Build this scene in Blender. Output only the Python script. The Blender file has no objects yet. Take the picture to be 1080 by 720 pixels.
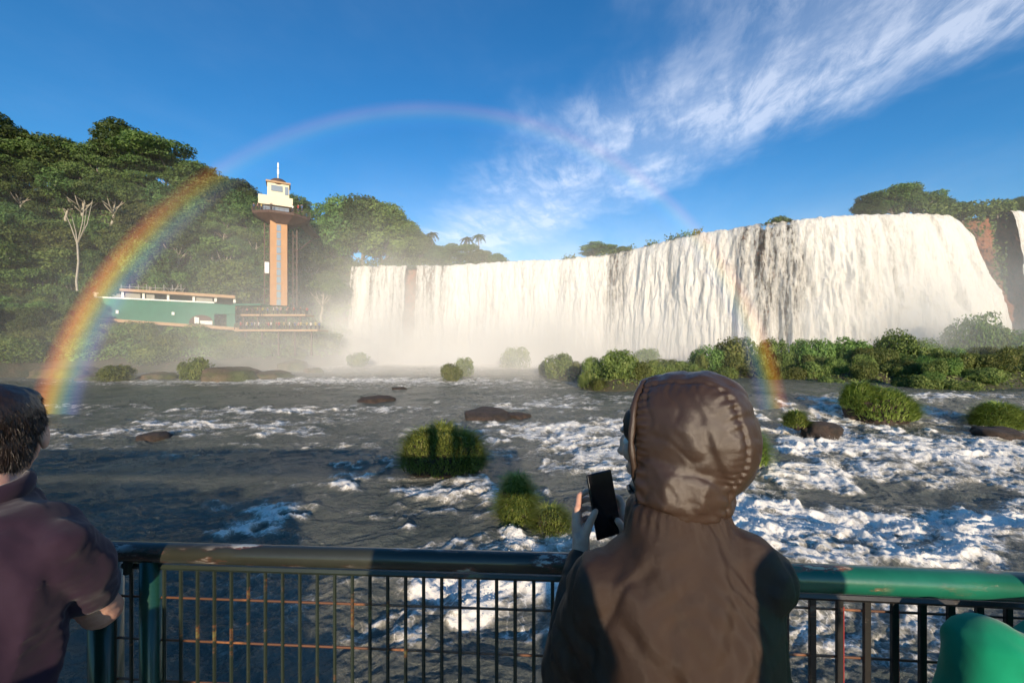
import bpy, bmesh, math, random
import numpy as np
from mathutils import Vector, Matrix, Euler
random.seed(7); rng = np.random.default_rng(7)
SC = bpy.context.scene; COL = SC.collection
PI = math.pi
EYE = 6.0            # camera height above the river
DECK = 4.32          # walkway level
F = 420.0            # focal length in photo pixels (1080 wide)

def at(px, py, Y):   # a point of the place at distance Y, surveyed from the photograph
    return Vector(((px-540)/F*Y, Y, EYE+(360-py)/F*Y))

# ------------------------------------------------------------------ noise
def _h(ix, iy, seed):
    n = (ix.astype(np.int64)*374761393 + iy.astype(np.int64)*668265263 + seed*1442695041) & 0xffffffff
    n = ((n ^ (n >> 13))*1274126177) & 0xffffffff
    n = (n ^ (n >> 16)) & 0xffffffff
    return n.astype(np.float64)/4294967295.0
def vnoise(x, y, seed=0):
    x = np.asarray(x, float); y = np.asarray(y, float)
    ix = np.floor(x); iy = np.floor(y); fx = x-ix; fy = y-iy
    a = 2*PI*_h(ix, iy, seed); b = 2*PI*_h(ix+1, iy, seed); c = 2*PI*_h(ix, iy+1, seed); d = 2*PI*_h(ix+1, iy+1, seed)
    ga = np.cos(a)*fx+np.sin(a)*fy; gb = np.cos(b)*(fx-1)+np.sin(b)*fy
    gc = np.cos(c)*fx+np.sin(c)*(fy-1); gd = np.cos(d)*(fx-1)+np.sin(d)*(fy-1)
    u = fx*fx*fx*(fx*(fx*6-15)+10); v = fy*fy*fy*(fy*(fy*6-15)+10)
    return ((ga*(1-u)+gb*u)*(1-v)+(gc*(1-u)+gd*u)*v)*1.5
def fbm(x, y, oct=4, seed=0, gain=.5, lac=2.03):
    s = 0; a = 1; t = 0
    for o in range(oct):
        s = s + a*vnoise(x, y, seed+o*17); t += a; a *= gain
        x = x*lac+3.1; y = y*lac+1.7
    return s/t
def ridged(x, y, oct=4, seed=0, gain=.5):
    s = 0; a = 1; t = 0
    for o in range(oct):
        s = s + a*(1-2*np.abs(vnoise(x, y, seed+o*13))); t += a; a *= gain
        x = x*2.1+5.3; y = y*2.1+2.9
    return s/t
def sstep(a, b, x):
    t = np.clip((x-a)/(b-a), 0, 1); return t*t*(3-2*t)
def n3(p, sc, seed=0):
    x, y, z = p[:, 0]*sc, p[:, 1]*sc, p[:, 2]*sc
    return (vnoise(x+z*.37, y-z*.61, seed)+vnoise(y+11.3+x*.3, z+x*.41, seed+5)+vnoise(z+7.7, x-y*.5, seed+9))/2

# ------------------------------------------------------------------ objects
def tag(o, label=None, cat=None, group=None, kind=None):
    if label: o['label'] = label
    if cat: o['category'] = cat
    if group: o['group'] = group
    if kind: o['kind'] = kind
    return o
def empty(name, loc=(0, 0, 0), label=None, cat=None, group=None):
    o = bpy.data.objects.new(name, None); o.empty_display_size = .1
    COL.objects.link(o); o.location = loc
    return tag(o, label, cat, group)
def link(name, me, mat=None, parent=None, loc=None):
    o = bpy.data.objects.new(name, me); COL.objects.link(o)
    if mat is not None:
        me.materials.clear(); me.materials.append(mat)
    if parent: o.parent = parent
    if loc is not None: o.location = loc
    return o
def mesh_np(name, V, Fq, smooth=False, attrs=None):
    V = np.asarray(V, dtype=np.float32); Fq = np.asarray(Fq, dtype=np.int32)
    me = bpy.data.meshes.new(name)
    k = Fq.shape[1]
    me.vertices.add(len(V)); me.vertices.foreach_set('co', V.ravel())
    me.loops.add(Fq.size); me.loops.foreach_set('vertex_index', Fq.ravel())
    me.polygons.add(len(Fq)); me.polygons.foreach_set('loop_start', np.arange(0, Fq.size, k, dtype=np.int32))
    if smooth: me.polygons.foreach_set('use_smooth', np.ones(len(Fq), bool))
    me.update(calc_edges=True)
    for n, (dom, dat) in (attrs or {}).items():
        a = me.attributes.new(n, 'FLOAT', dom); a.data.foreach_set('value', np.asarray(dat, np.float32).ravel())
    return me
def grid_faces(nr, nc):
    i = np.arange(nr*nc).reshape(nr, nc)
    return np.stack([i[:-1, :-1], i[:-1, 1:], i[1:, 1:], i[1:, :-1]], -1).reshape(-1, 4)
class MB:
    def __init__(s): s.bm = bmesh.new()
    def box(s, c, size, rot=None, bev=0):
        m = Matrix.Translation(c) @ (rot.to_4x4() if rot is not None else Matrix.Identity(4)) @ Matrix.Diagonal((*size, 1))
        r = bmesh.ops.create_cube(s.bm, size=1, matrix=m)
        if bev:
            es = list({e for v in r['verts'] for e in v.link_edges})
            bmesh.ops.bevel(s.bm, geom=es, offset=bev, segments=2, affect='EDGES', profile=.5)
        return s
    def tube(s, pts, radii, seg=10, cap=True, flat=1.0):
        pts = [Vector(p) for p in pts]
        if not hasattr(radii, '__len__'): radii = [radii]*len(pts)
        rings = []; up = Vector((0, 0, 1))
        d0 = (pts[1]-pts[0]).normalized()
        if abs(d0.z) > .9: up = Vector((0, 1, 0))
        for i, p in enumerate(pts):
            d = (pts[min(i+1, len(pts)-1)]-pts[max(i-1, 0)]).normalized()
            a = d.cross(up).normalized(); b = a.cross(d).normalized()
            rings.append([s.bm.verts.new(p+(a*math.cos(2*PI*k/seg)+b*flat*math.sin(2*PI*k/seg))*radii[i]) for k in range(seg)])
        for r0, r1 in zip(rings, rings[1:]):
            for k in range(seg):
                s.bm.faces.new((r0[k], r0[(k+1) % seg], r1[(k+1) % seg], r1[k]))
        if cap:
            s.bm.faces.new(rings[0][::-1]); s.bm.faces.new(rings[-1])
        return s
    def prism(s, pts, z0, z1):
        a = [s.bm.verts.new((x, y, z0)) for x, y in pts]; b = [s.bm.verts.new((x, y, z1)) for x, y in pts]
        n = len(pts)
        s.bm.faces.new(a[::-1]); s.bm.faces.new(b)
        for i in range(n): s.bm.faces.new((a[i], a[(i+1) % n], b[(i+1) % n], b[i]))
        return s
    def mesh(s, name, smooth=False):
        bmesh.ops.recalc_face_normals(s.bm, faces=s.bm.faces)
        me = bpy.data.meshes.new(name); s.bm.to_mesh(me); s.bm.free()
        if smooth: me.polygons.foreach_set('use_smooth', np.ones(len(me.polygons), bool))
        return me
    def build(s, name, mat, parent=None, smooth=False, loc=None):
        return link(name, s.mesh(name, smooth), mat, parent, loc)

# ------------------------------------------------------------------ materials
class NT:
    def __init__(s, name, base=None):
        s.m = bpy.data.materials.new(name); s.m.use_nodes = True
        s.t = s.m.node_tree; s.n = s.t.nodes; s.l = s.t.links; s.n.clear()
        s.out = s.n.new('ShaderNodeOutputMaterial')
    def new(s, typ, **kw):
        n = s.n.new(typ)
        for k, v in kw.items():
            if hasattr(n, k): setattr(n, k, v)
        return n
    def set(s, n, **kw):
        for k, v in kw.items():
            k = k.replace('_', ' ')
            if hasattr(v, 'node'): s.l.new(v, n.inputs[k])
            else: n.inputs[k].default_value = v
        return n
    def co(s, kind='Object', scale=None):
        c = s.new('ShaderNodeTexCoord').outputs[kind]
        if scale:
            mp = s.new('ShaderNodeMapping'); mp.inputs['Scale'].default_value = scale
            s.l.new(c, mp.inputs['Vector']); c = mp.outputs['Vector']
        return c
    def noise(s, scale, detail=4, rough=.55, vec=None, dist=0):
        n = s.new('ShaderNodeTexNoise'); s.set(n, Scale=scale, Detail=detail, Roughness=rough, Distortion=dist)
        if vec is not None: s.l.new(vec, n.inputs['Vector'])
        return n.outputs['Fac']
    def ramp(s, fac, stops, interp='LINEAR'):
        r = s.new('ShaderNodeValToRGB'); r.color_ramp.interpolation = interp
        e = r.color_ramp.elements
        while len(e) < len(stops): e.new(.5)
        for el, (p, c) in zip(e, stops):
            el.position = p; el.color = (*c, 1) if len(c) == 3 else c
        s.l.new(fac, r.inputs['Fac']); return r.outputs['Color']
    def math(s, op, a, b=None, c=None, clamp=False):
        n = s.new('ShaderNodeMath', operation=op); n.use_clamp = clamp
        for i, v in enumerate((a, b, c)):
            if v is None: continue
            if hasattr(v, 'node'): s.l.new(v, n.inputs[i])
            else: n.inputs[i].default_value = v
        return n.outputs[0]
    def mix(s, f, a, b, mode='MIX'):
        n = s.new('ShaderNodeMix', data_type='RGBA', blend_type=mode)
        for i, v in ((0, f), (6, a), (7, b)):
            if hasattr(v, 'node'): s.l.new(v, n.inputs[i])
            else: n.inputs[i].default_value = v if i == 0 else ((*v, 1) if len(v) == 3 else v)
        return n.outputs[2]
    def smooth(s, x, a, b):
        n = s.new('ShaderNodeMapRange', interpolation_type='SMOOTHSTEP'); s.l.new(x, n.inputs['Value'])
        n.inputs['From Min'].default_value = a; n.inputs['From Max'].default_value = b
        return n.outputs[0]
    def attr(s, name):
        n = s.new('ShaderNodeAttribute', attribute_name=name); return n.outputs['Fac']
    def bump(s, h, strength=.3, dist=.05):
        b = s.new('ShaderNodeBump'); s.set(b, Strength=strength, Distance=dist); s.l.new(h, b.inputs['Height']); return b.outputs['Normal']
    def bsdf(s, **kw):
        b = s.new('ShaderNodeBsdfPrincipled'); s.set(b, **kw); return b
    def done(s, sh):
        s.l.new(sh.outputs[0] if hasattr(sh, 'outputs') else sh, s.out.inputs['Surface']); return s.m

def simple(name, col, rough=.6, var=.15, scale=8, bump=.0, metal=0, col2=None, bscale=None, spec=.5):
    t = NT(name); v = t.co()
    n = t.noise(scale, 5, .6, v)
    c2 = col2 or tuple(c*(1-var*2) for c in col)
    c = t.ramp(n, [(.3, c2), (.7, col)])
    b = t.bsdf(Base_Color=c, Roughness=rough, Metallic=metal, Specular_IOR_Level=spec)
    if bump: t.l.new(t.bump(t.noise(bscale or scale*3, 5, .6, v), bump, .02), b.inputs['Normal'])
    return t.done(b)

def leaf_mat(name, dark, light, trans=.35, tip=None):
    t = NT(name)
    a = t.attr('tone')
    stops = [(0, dark), (1, light)] if tip is None else [(0, dark), (.7, light), (1, tip)]
    c = t.ramp(a, stops)
    oi = t.new('ShaderNodeObjectInfo')
    hs = t.new('ShaderNodeHueSaturation')
    t.l.new(c, hs.inputs['Color'])
    t.l.new(t.math('MULTIPLY_ADD', oi.outputs['Random'], .05, .475), hs.inputs['Hue'])
    t.l.new(t.math('MULTIPLY_ADD', oi.outputs['Random'], .7, .65), hs.inputs['Value'])
    c = hs.outputs['Color']
    d = t.bsdf(Base_Color=c, Roughness=.55, Specular_IOR_Level=.25)
    tr = t.new('ShaderNodeBsdfTranslucent'); t.l.new(t.mix(1, c, (1.1, 1.25, .6), 'MULTIPLY'), tr.inputs['Color'])
    m = t.new('ShaderNodeMixShader'); m.inputs[0].default_value = trans
    t.l.new(d.outputs[0], m.inputs[1]); t.l.new(tr.outputs[0], m.inputs[2])
    return t.done(m)

M = {}
M['leaf_dark'] = leaf_mat('leaf_dark', (.036, .076, .026), (.155, .225, .068))
M['leaf_mid'] = leaf_mat('leaf_mid', (.050, .10, .030), (.20, .285, .08))
M['leaf_yellow'] = leaf_mat('leaf_yellow', (.065, .10, .028), (.24, .28, .08))
M['leaf_bush'] = leaf_mat('leaf_bush', (.065, .10, .028), (.25, .29, .085), tip=(.30, .26, .13))
M['leaf_isle'] = leaf_mat('leaf_isle', (.065, .125, .032), (.26, .35, .095))
M['leaf_grass'] = leaf_mat('leaf_grass', (.12, .18, .04), (.38, .48, .13), .35, tip=(.55, .52, .26))
M['leaf_grass_dry'] = leaf_mat('leaf_grass_dry', (.07, .085, .025), (.22, .26, .08), .3, tip=(.36, .33, .18))
M['bark'] = simple('bark', (.30, .26, .21), .9, .25, 3, .5)
M['bark_pale'] = simple('bark_pale', (.42, .38, .31), .85, .15, 2, .3)
def rock_mat(name, a, b, c, sc=.35):
    t = NT(name); v = t.co()
    n = t.noise(sc, 8, .62, v); n2 = t.noise(sc*5, 8, .65, v)
    col = t.mix(t.smooth(n, .4, .62), a, b)
    col = t.mix(t.smooth(n2, .52, .66), col, c)
    bd = t.bsdf(Base_Color=col, Roughness=.8)
    t.l.new(t.bump(t.math('ADD', n2, t.noise(sc*20, 6, .6, v)), .7, .25), bd.inputs['Normal'])
    return t.done(bd)
M['cliff'] = rock_mat('cliff', (.30, .12, .065), (.17, .095, .06), (.07, .08, .035))
M['rock'] = rock_mat('rock', (.09, .06, .045), (.05, .038, .03), (.03, .025, .02), 1.5)
M['rock_pale'] = rock_mat('rock_pale', (.30, .19, .12), (.20, .13, .08), (.10, .09, .05), .8)
M['rock_moss'] = rock_mat('rock_moss', (.14, .10, .065), (.07, .085, .03), (.05, .045, .03), .7)
M['soil'] = rock_mat('soil', (.06, .055, .03), (.035, .045, .018), (.09, .06, .035), .2)
SKYTINT = (.38, .66, .80)
CLOUDC = (4.7, 4.9, 5.4)
SUNE = 3.6
EXPO = .72
RBOW = .29
GREENH = 1.25
BACKTREES = []
SHADOW_CASTERS = [(.085, -.5, 1.86, 'unseen figure in a grey coat added behind the camera to shade the hooded person', 'coat', None), (.78, -.4, 1.84, 'unseen figure in purple added behind the camera to shade the right shoulder', 'purple', None), (-.95, -.35, 1.46, 'unseen child-sized figure in green added behind the camera to shade the posts', 'greent', None)]  # figures added out of view so their shadows fall on jacket, rail and posts
# ================================================================== river
def blobs(px, py, L):
    s = np.zeros_like(px)
    for cx, cy, rx, ry, a in L:
        s += a*np.exp(-((px-cx)/rx)**2-((py-cy)/ry)**2)
    return s
RAPIDS = [(905,436,45,9,.9),(872,452,42,13,1.1),(850,474,45,13,1.0),(820,500,45,10,.9),(965,468,95,9,.75),(1030,480,80,12,.7),
 (905,492,80,9,.75),(1000,502,70,6,.5),(815,528,50,14,1.1),(862,556,70,15,1.0),(955,540,60,13,1.0),(1010,562,70,15,1.1),(930,582,110,12,.9),(1060,548,50,12,.7),(1060,590,60,14,.8),
 (1012,430,50,4,.9),(985,442,50,5,.5),(1040,452,60,5,.6),(925,516,110,5,-.7),(845,534,14,8,-.4),(900,572,35,6,-.5),
 (570,429,55,5,.8),(610,420,50,4,.6),(520,451,60,5,.6),(575,462,40,8,.8),(555,450,30,5,.5),(600,486,34,14,.9),(440,520,48,8,1.1),(500,508,40,8,.7),(530,478,30,6,.4),
 (575,566,55,13,1.1),(500,568,30,8,.6),(290,548,26,20,.9),(410,492,10,12,.7),(545,610,60,30,1.0),(470,615,45,34,1.0),(560,655,40,20,.9),(440,660,30,20,.5),
 (500,690,40,14,-.6),(220,449,95,4,.9),(125,458,70,5,.8),(265,434,65,4,.8),(305,456,45,5,.7),(330,432,50,3,.5),(345,470,30,5,.5),
 (200,403,150,3,.6),(345,401,90,3,.7),(480,402,70,4,.7),(395,408,50,3,.5),(560,408,60,4,.5),(250,640,60,60,.35),(380,640,60,60,.3),(660,640,60,50,.5),
 (880,660,60,40,.7),(990,680,80,40,.6),(720,680,80,40,.6),(780,560,60,30,.9),(690,500,50,30,.8),(720,550,60,40,.8),(1120,500,80,60,.7),(-60,450,80,20,.5),
 (470,382,400,4,.35),(180,440,40,3,.5),(390,432,60,3,.5),(250,470,60,3,.35),(450,462,50,4,.5),(640,452,60,6,.7),(700,445,60,8,.7),(640,470,50,8,.7),(380,500,40,4,.4),(330,510,30,5,.4),(490,540,30,7,.6),(520,520,30,8,.7),(420,545,30,5,.4),(200,480,70,3,.3),(100,430,50,3,.5),(60,470,60,3,.5),(420,440,60,3,.4),(350,445,70,3,.35)]
def river_fields(X, Y):
    Ys = np.maximum(Y, 3.0)
    px = 540+F*X/Ys; py = 360+F*EYE/Ys
    wx = px+6*fbm(X*.5, Y*.5, 3, 71)*30; wy = py+fbm(X*.6, Y*.6, 3, 72)*(py-360)*.10
    fo = np.clip(blobs(wx, wy, RAPIDS), -.3, 1.35)
    far = sstep(60, 85, Y); fo = fo+.3*far
    turb = np.clip(fo, 0, 1.2)
    # flow comes from the falls on the right and leaves to the lower left
    a = .5; U = X*math.cos(a)+Y*math.sin(a); V = -X*math.sin(a)+Y*math.cos(a)
    U2 = U+.9*fbm(X*.3, Y*.3, 2, 5); V2 = V+.9*fbm(X*.3, Y*.3, 2, 6)
    calm = .45+.55*sstep(-.35, .35, fbm(X/9, Y/7, 2, 24))
    z = .16*fbm(U2/3.2, V2/2.8, 3, 1)+calm*(.11*(ridged(U2/1.3, V2/.9, 4, 2, .55)-.5)+.035*fbm(X/.33, Y/.28, 3, 22))
    big = ridged(U2/3.0, V2/2.1, 4, 3, .5)-.55
    med = ridged(U2/1.05+.4*big, V2/.8, 4, 4, .55)-.5
    z = z+turb*(.34*big+.13*med)
    fin = fbm(X/.22, Y/.22, 4, 8, .6)
    z = z+np.clip(turb-.2, 0, 1)*.035*fin+ .14*np.clip(turb, 0, 1)+.05*turb*fbm(U2/.5, V2/.35, 3, 9)
    z = z+1.0*sstep(29.5, 36, Y+.08*(X-20))*sstep(14, 24, X)*(1-sstep(75, 90, Y))
    z = z-.35*np.exp(-((Y-14-.15*X)/4)**2)*sstep(6, 12, X)
    # thin crests of foam in the quiet reaches as well
    cr = np.clip(ridged(U2/4.5+1.3, V2/1.6, 5, 31, .55)-.62, 0, 1)*1.6
    st = ridged(U2/5.5+2.0*fbm(X/4, Y/4, 2, 55), V2/.75, 5, 56, .6)-.5
    foam = fo*1.08+.34*big*np.clip(turb*1.5, .2, 1)+.34*med*np.clip(turb*1.6, .15, 1)+.26*fin*np.clip(turb*1.5, .1, 1)+.55*st*np.clip(turb*1.4, .25, 1)+cr*.75*sstep(7, 26, Y)-.02
    return z, foam
nr, nc = 1080, 980
rY = 4.2*(190/4.2)**(np.linspace(0, 1, nr)) 
uu = np.linspace(-1.55, 1.5, nc)
Yg, Ug = np.meshgrid(rY, uu, indexing='ij')
Xg = Ug*(Yg+2.5)
zg, fg = river_fields(Xg.ravel(), Yg.ravel())
edge = np.minimum.reduce([sstep(0, .02, (Ug.ravel()+1.55)), sstep(0, .02, (1.5-Ug.ravel()))])
me = mesh_np('river', np.c_[Xg.ravel(), Yg.ravel(), zg], grid_faces(nr, nc)[:, ::-1], True, {'foam': ('POINT', fg)})

def water_mat():
    t = NT('river_water'); v = t.co()
    a = t.attr('foam')
    n1 = t.noise(3.5, 7, .68, v, .6); n2 = t.noise(16, 6, .7, v, .4)
    n = t.math('ADD', t.math('MULTIPLY', n1, .6), t.math('MULTIPLY', n2, .4))
    # lacy threads between the dense patches
    vo = t.new('ShaderNodeTexVoronoi', feature='DISTANCE_TO_EDGE'); t.set(vo, Scale=2.6)
    wv = t.new('ShaderNodeVectorMath', operation='ADD'); t.l.new(v, wv.inputs[0])
    nv = t.new('ShaderNodeTexNoise'); t.set(nv, Scale=1.6, Detail=4); t.l.new(v, nv.inputs['Vector'])
    sc = t.new('ShaderNodeVectorMath', operation='SCALE'); t.l.new(nv.outputs['Color'], sc.inputs[0]); sc.inputs['Scale'].default_value = 1.1
    t.l.new(sc.outputs[0], wv.inputs[1]); t.l.new(wv.outputs[0], vo.inputs['Vector'])
    lace = t.math('SUBTRACT', 1.0, t.smooth(vo.outputs['Distance'], 0.0, .10))
    x = t.math('MULTIPLY_ADD', t.math('SUBTRACT', n, .5), 1.6, a)
    x = t.math('ADD', x, t.math('MULTIPLY', lace, t.math('MULTIPLY', t.smooth(a, -.1, .5), .28)))
    f = t.smooth(x, .10, 1.05)
    deep = t.ramp(t.noise(.35, 4, .5, v), [(.35, (.090, .106, .092)), (.65, (.165, .170, .142))])
    w = t.bsdf(Base_Color=deep, Roughness=.16, IOR=1.33)
    t.l.new(t.bump(t.math('ADD', t.noise(4, 7, .66, v, .5), t.math('MULTIPLY', n2, .5)), .9, .16), w.inputs['Normal'])
    fc = t.mix(t.smooth(x, .25, 1.2), (.36, .32, .24), (.84, .81, .74))
    fm = t.bsdf(Base_Color=fc, Roughness=.65, Specular_IOR_Level=.3)
    t.l.new(t.bump(t.math('ADD', n1, t.math('MULTIPLY', n2, .7)), .45, .10), fm.inputs['Normal'])
    m = t.new('ShaderNodeMixShader'); t.l.new(f, m.inputs[0]); t.l.new(w.outputs[0], m.inputs[1]); t.l.new(fm.outputs[0], m.inputs[2])
    return t.done(m)
M['water'] = water_mat()
tag(link('river', me, M['water']), kind='structure')
# the land under and around everything, out to the horizon
g = MB(); bmesh.ops.create_grid(g.bm, x_segments=40, y_segments=40, size=1500)
tag(g.build('ground', M['soil'], loc=(0, 0, -1.2)), kind='structure')

# ================================================================== gorge wall on the left
BPX = [-700, -300, -100, 0, 100, 200, 300, 345, 372, 420]
BYB = [30, 48, 60, 67, 75, 81, 87, 96, 108, 112]
SPX = [-700, -300, -100, 0, 30, 60, 100, 125, 160, 195, 215, 250, 290, 320, 345, 372, 420]
SKY = [60, 95, 112, 128, 150, 148, 142, 130, 140, 165, 184, 190, 205, 225, 240, 262, 275]
def hill_z(px, d):
    yb = np.interp(px, BPX, BYB); s = np.interp(px, SPX, SKY)
    ztop = np.maximum(EYE+(360-s)/F*(yb+30)-13, 24)
    k = np.stack([np.full_like(d, -1.5), np.full_like(d, 7.0), np.full_like(d, 10.0), ztop, ztop+4], -1)
    kd = [-3, 5, 14, 31, 80]
    z = np.zeros_like(d)
    for i in range(4):
        m = (d >= kd[i]) & (d < kd[i+1]); f = (d-kd[i])/(kd[i+1]-kd[i])
        z = np.where(m, k[..., i]*(1-f)+k[..., i+1]*f, z)
    z = np.where(d >= 80, ztop+4, z)
    return np.where(d < -3, -1.5, z)
pxs = np.linspace(-700, 400, 280); ds = np.concatenate([np.linspace(-3, 34, 60), np.linspace(36, 260, 30)])
PX, D = np.meshgrid(pxs, ds, indexing='ij')
YB = np.interp(PX, BPX, BYB); YY = YB+D; XX = (PX-540)/F*YY
ZZ = hill_z(PX, D)+1.2*fbm(XX/6, YY/6, 4, 41)
tag(link('hillside', mesh_np('hillside', np.c_[XX.ravel(), YY.ravel(), ZZ.ravel()], grid_faces(*PX.shape), True), M['soil']), kind='structure')
def hill_at(px, d):
    px = np.atleast_1d(np.asarray(px, float)); d = np.atleast_1d(np.asarray(d, float))
    y = np.interp(px, BPX, BYB)+d; x = (px-540)/F*y
    return x, y, hill_z(px, d)+1.2*fbm(x/6, y/6, 4, 41)

# ================================================================== cliff, plateau, falls
LIP = [(300,124,272),(335,122,276),(360,119,281),(372,118,281),(430,116,280),(470,115,280),(530,111,276),(590,107,273.5),(640,101.5,268.5),(680,95.5,260),(720,88,250),
       (745,84,245),(800,77,236.5),(850,73,230.5),(900,71,227),(950,70,225.5),(980,70,226),(1000,72,229),(1030,73,224),(1062,75,222),(1100,78,226),(1200,84,236),(1500,100,250)]
LP = np.array([((p-540)/F*y, y, EYE+(360-t)/F*y) for p, y, t in LIP])
def resample(P, step):
    d = np.r_[0, np.cumsum(np.linalg.norm(np.diff(P[:, :2], axis=0), axis=1))]
    n = max(int(d[-1]/step), 2); s = np.linspace(0, d[-1], n)
    Q = np.stack([np.interp(s, d, P[:, i]) for i in range(3)], 1)
    for _ in range(int(5/step)):
        Q[1:-1, :2] = (Q[:-2, :2]+2*Q[1:-1, :2]+Q[2:, :2])/4
    return s, Q
def normals(Q):
    t = np.gradient(Q[:, :2], axis=0); t /= np.linalg.norm(t, axis=1)[:, None]
    return np.c_[t[:, 1], -t[:, 0]]
s, Q = resample(LP, .45); N = normals(Q)
nz = 90; tt = np.linspace(0, 1, nz)
S, T = np.meshgrid(s, tt, indexing='ij')
cl = 1.6*fbm(S/7, T*4, 4, 51)+.9*ridged(S/2.4, T*6, 4, 52)+.7*np.floor(3.9*T*3+fbm(S/9, T, 2, 53)*2)*.45
off = 1.2+2.0*(1-T)*0-cl*.9+ 1.5*T*-1
X = Q[:, 0][:, None]-N[:, 0][:, None]*(2.2-cl*.8-2.5*T+.8); Y = Q[:, 1][:, None]-N[:, 1][:, None]*(2.2-cl*.8-2.5*T+.8)
Z = (Q[:, 2][:, None]-.5+.7*fbm(S/3, S*0, 3, 54))*(1-T)-1.2*T
tag(link('cliff', mesh_np('cliff', np.c_[X.ravel(), Y.ravel(), Z.ravel()], grid_faces(*S.shape), True), M['cliff']), kind='structure')
ks = np.array([1.0, 1.03, 1.08, 1.2, 1.5, 2.5, 6, 14])
X = Q[:, 0][:, None]*ks-N[:, 0][:, None]*2.0; Y = Q[:, 1][:, None]*ks-N[:, 1][:, None]*2.0
Z = np.repeat(Q[:, 2][:, None]-.7, len(ks), 1)
tag(link('plateau_terrain', mesh_np('plateau', np.c_[X.ravel(), Y.ravel(), Z.ravel()], grid_faces(*X.shape)[:, ::-1], True), M['soil']), kind='structure')

def falls_mat():
    t = NT('falling_water'); v = t.co()
    a = t.attr('thick')
    st = t.noise(1.0, 7, .68, t.co(scale=(2.2, 2.2, .28)))
    n = t.noise(1.6, 6, .65, v)
    x = t.math('ADD', a, t.math('ADD', t.math('MULTIPLY_ADD', st, 2.0, -1.0), t.math('MULTIPLY_ADD', n, .7, -.35)))
    f = t.smooth(x, .25, .75)
    c = t.mix(t.smooth(x, .4, 1.5), (.42, .40, .37), (.80, .78, .74))
    b = t.bsdf(Base_Color=c, Roughness=.7, Specular_IOR_Level=.2)
    t.l.new(t.bump(t.math('ADD', t.math('MULTIPLY', st, 1.4), t.noise(2.6, 7, .7, t.co(scale=(1, 1, .6)))), .55, .7), b.inputs['Normal'])
    tr = t.new('ShaderNodeBsdfTransparent')
    m = t.new('ShaderNodeMixShader'); t.l.new(f, m.inputs[0]); t.l.new(tr.outputs[0], m.inputs[1]); t.l.new(b.outputs[0], m.inputs[2])
    return t.done(m)
M['falls'] = falls_mat()
def curtain(name, lo, hi, step, nz, K, spread, seed):
    keep = [i for i, (p, _, _) in enumerate(LIP) if lo <= p <= hi]
    s, Q = resample(LP[keep], step); N = normals(Q)
    px = 540+F*Q[:, 0]/Q[:, 1]
    q = np.linspace(-.10, 1, nz)
    S, T = np.meshgrid(s, q, indexing='ij'); P = np.repeat(px[:, None], nz, 1)
    Tp = np.clip(T, 0, 1)
    k = np.interp(px, *K)[:, None]
    flute = ridged(S/4.2+.25*fbm(S/6, Tp*3, 2, seed), Tp*1.3, 3, seed+1)-.5
    lump = fbm(S/1.7, Tp*3.6-.5*fbm(S/3, Tp*3, 2, seed+3), 4, seed+2, .55)
    fine = fbm(S/.6, Tp*8, 4, seed+4, .55)
    amp = .2+.62*sstep(0, .5, Tp)
    out = k*np.sqrt(np.maximum(Tp, 0))*(.85+.25*fbm(S/9, S*0, 2, seed+7))+amp*(.95*flute+1.1*lump+.34*fine)
    back = np.where(T < 0, T*60, 0)
    zl = Q[:, 2][:, None]+.55*fbm(S/2.6, S*0, 4, seed+5)*sstep(-.1, 0, T)+.25*fbm(S/.7, T*8, 2, seed+9)
    Z = zl-(zl+.5)*np.where(T > 0, Tp**1.15, 0)-.35*np.clip(1-np.abs(T)/.02, 0, 1)*0
    sp = (sstep(spread[0], spread[1], P)*spread[2]*Tp**.75) if spread else 0
    X = Q[:, 0][:, None]+N[:, 0][:, None]*(out+back)+sp
    Y = Q[:, 1][:, None]+N[:, 1][:, None]*(out+back)
    g = np.interp(px, [365,372,376,428,432,438,441,446,470,478,640,648,662,668,770,785,812,838,850,985,1000,1058,1062,1500],
                  [.2,.8,.95,.85,-.8,-.8,.75,.72,.75,1.3,1.3,.55,.6,1.2,1.25,.66,.55,.72,1.3,1.3,1.0,1.0,1.1,1.1])[:, None]
    th = g+.85*fbm(S/1.8, Tp*1.1, 4, seed+11)+.25*lump+.35*sstep(.3, .9, Tp)*(g > 0)
    return tag(link(name, mesh_np(name, np.c_[X.ravel(), Y.ravel(), Z.ravel()], grid_faces(*S.shape), True, {'thick': ('POINT', th.ravel())}), M['falls']), kind='structure')
curtain('waterfall', 365, 1001, .16, 280, ([372, 640, 720, 980], [4, 5, 6, 5]), (915, 990, 7), 100)
curtain('waterfall', 1060, 1300, .3, 140, ([1060, 1300], [4, 4]), None, 200)

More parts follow.
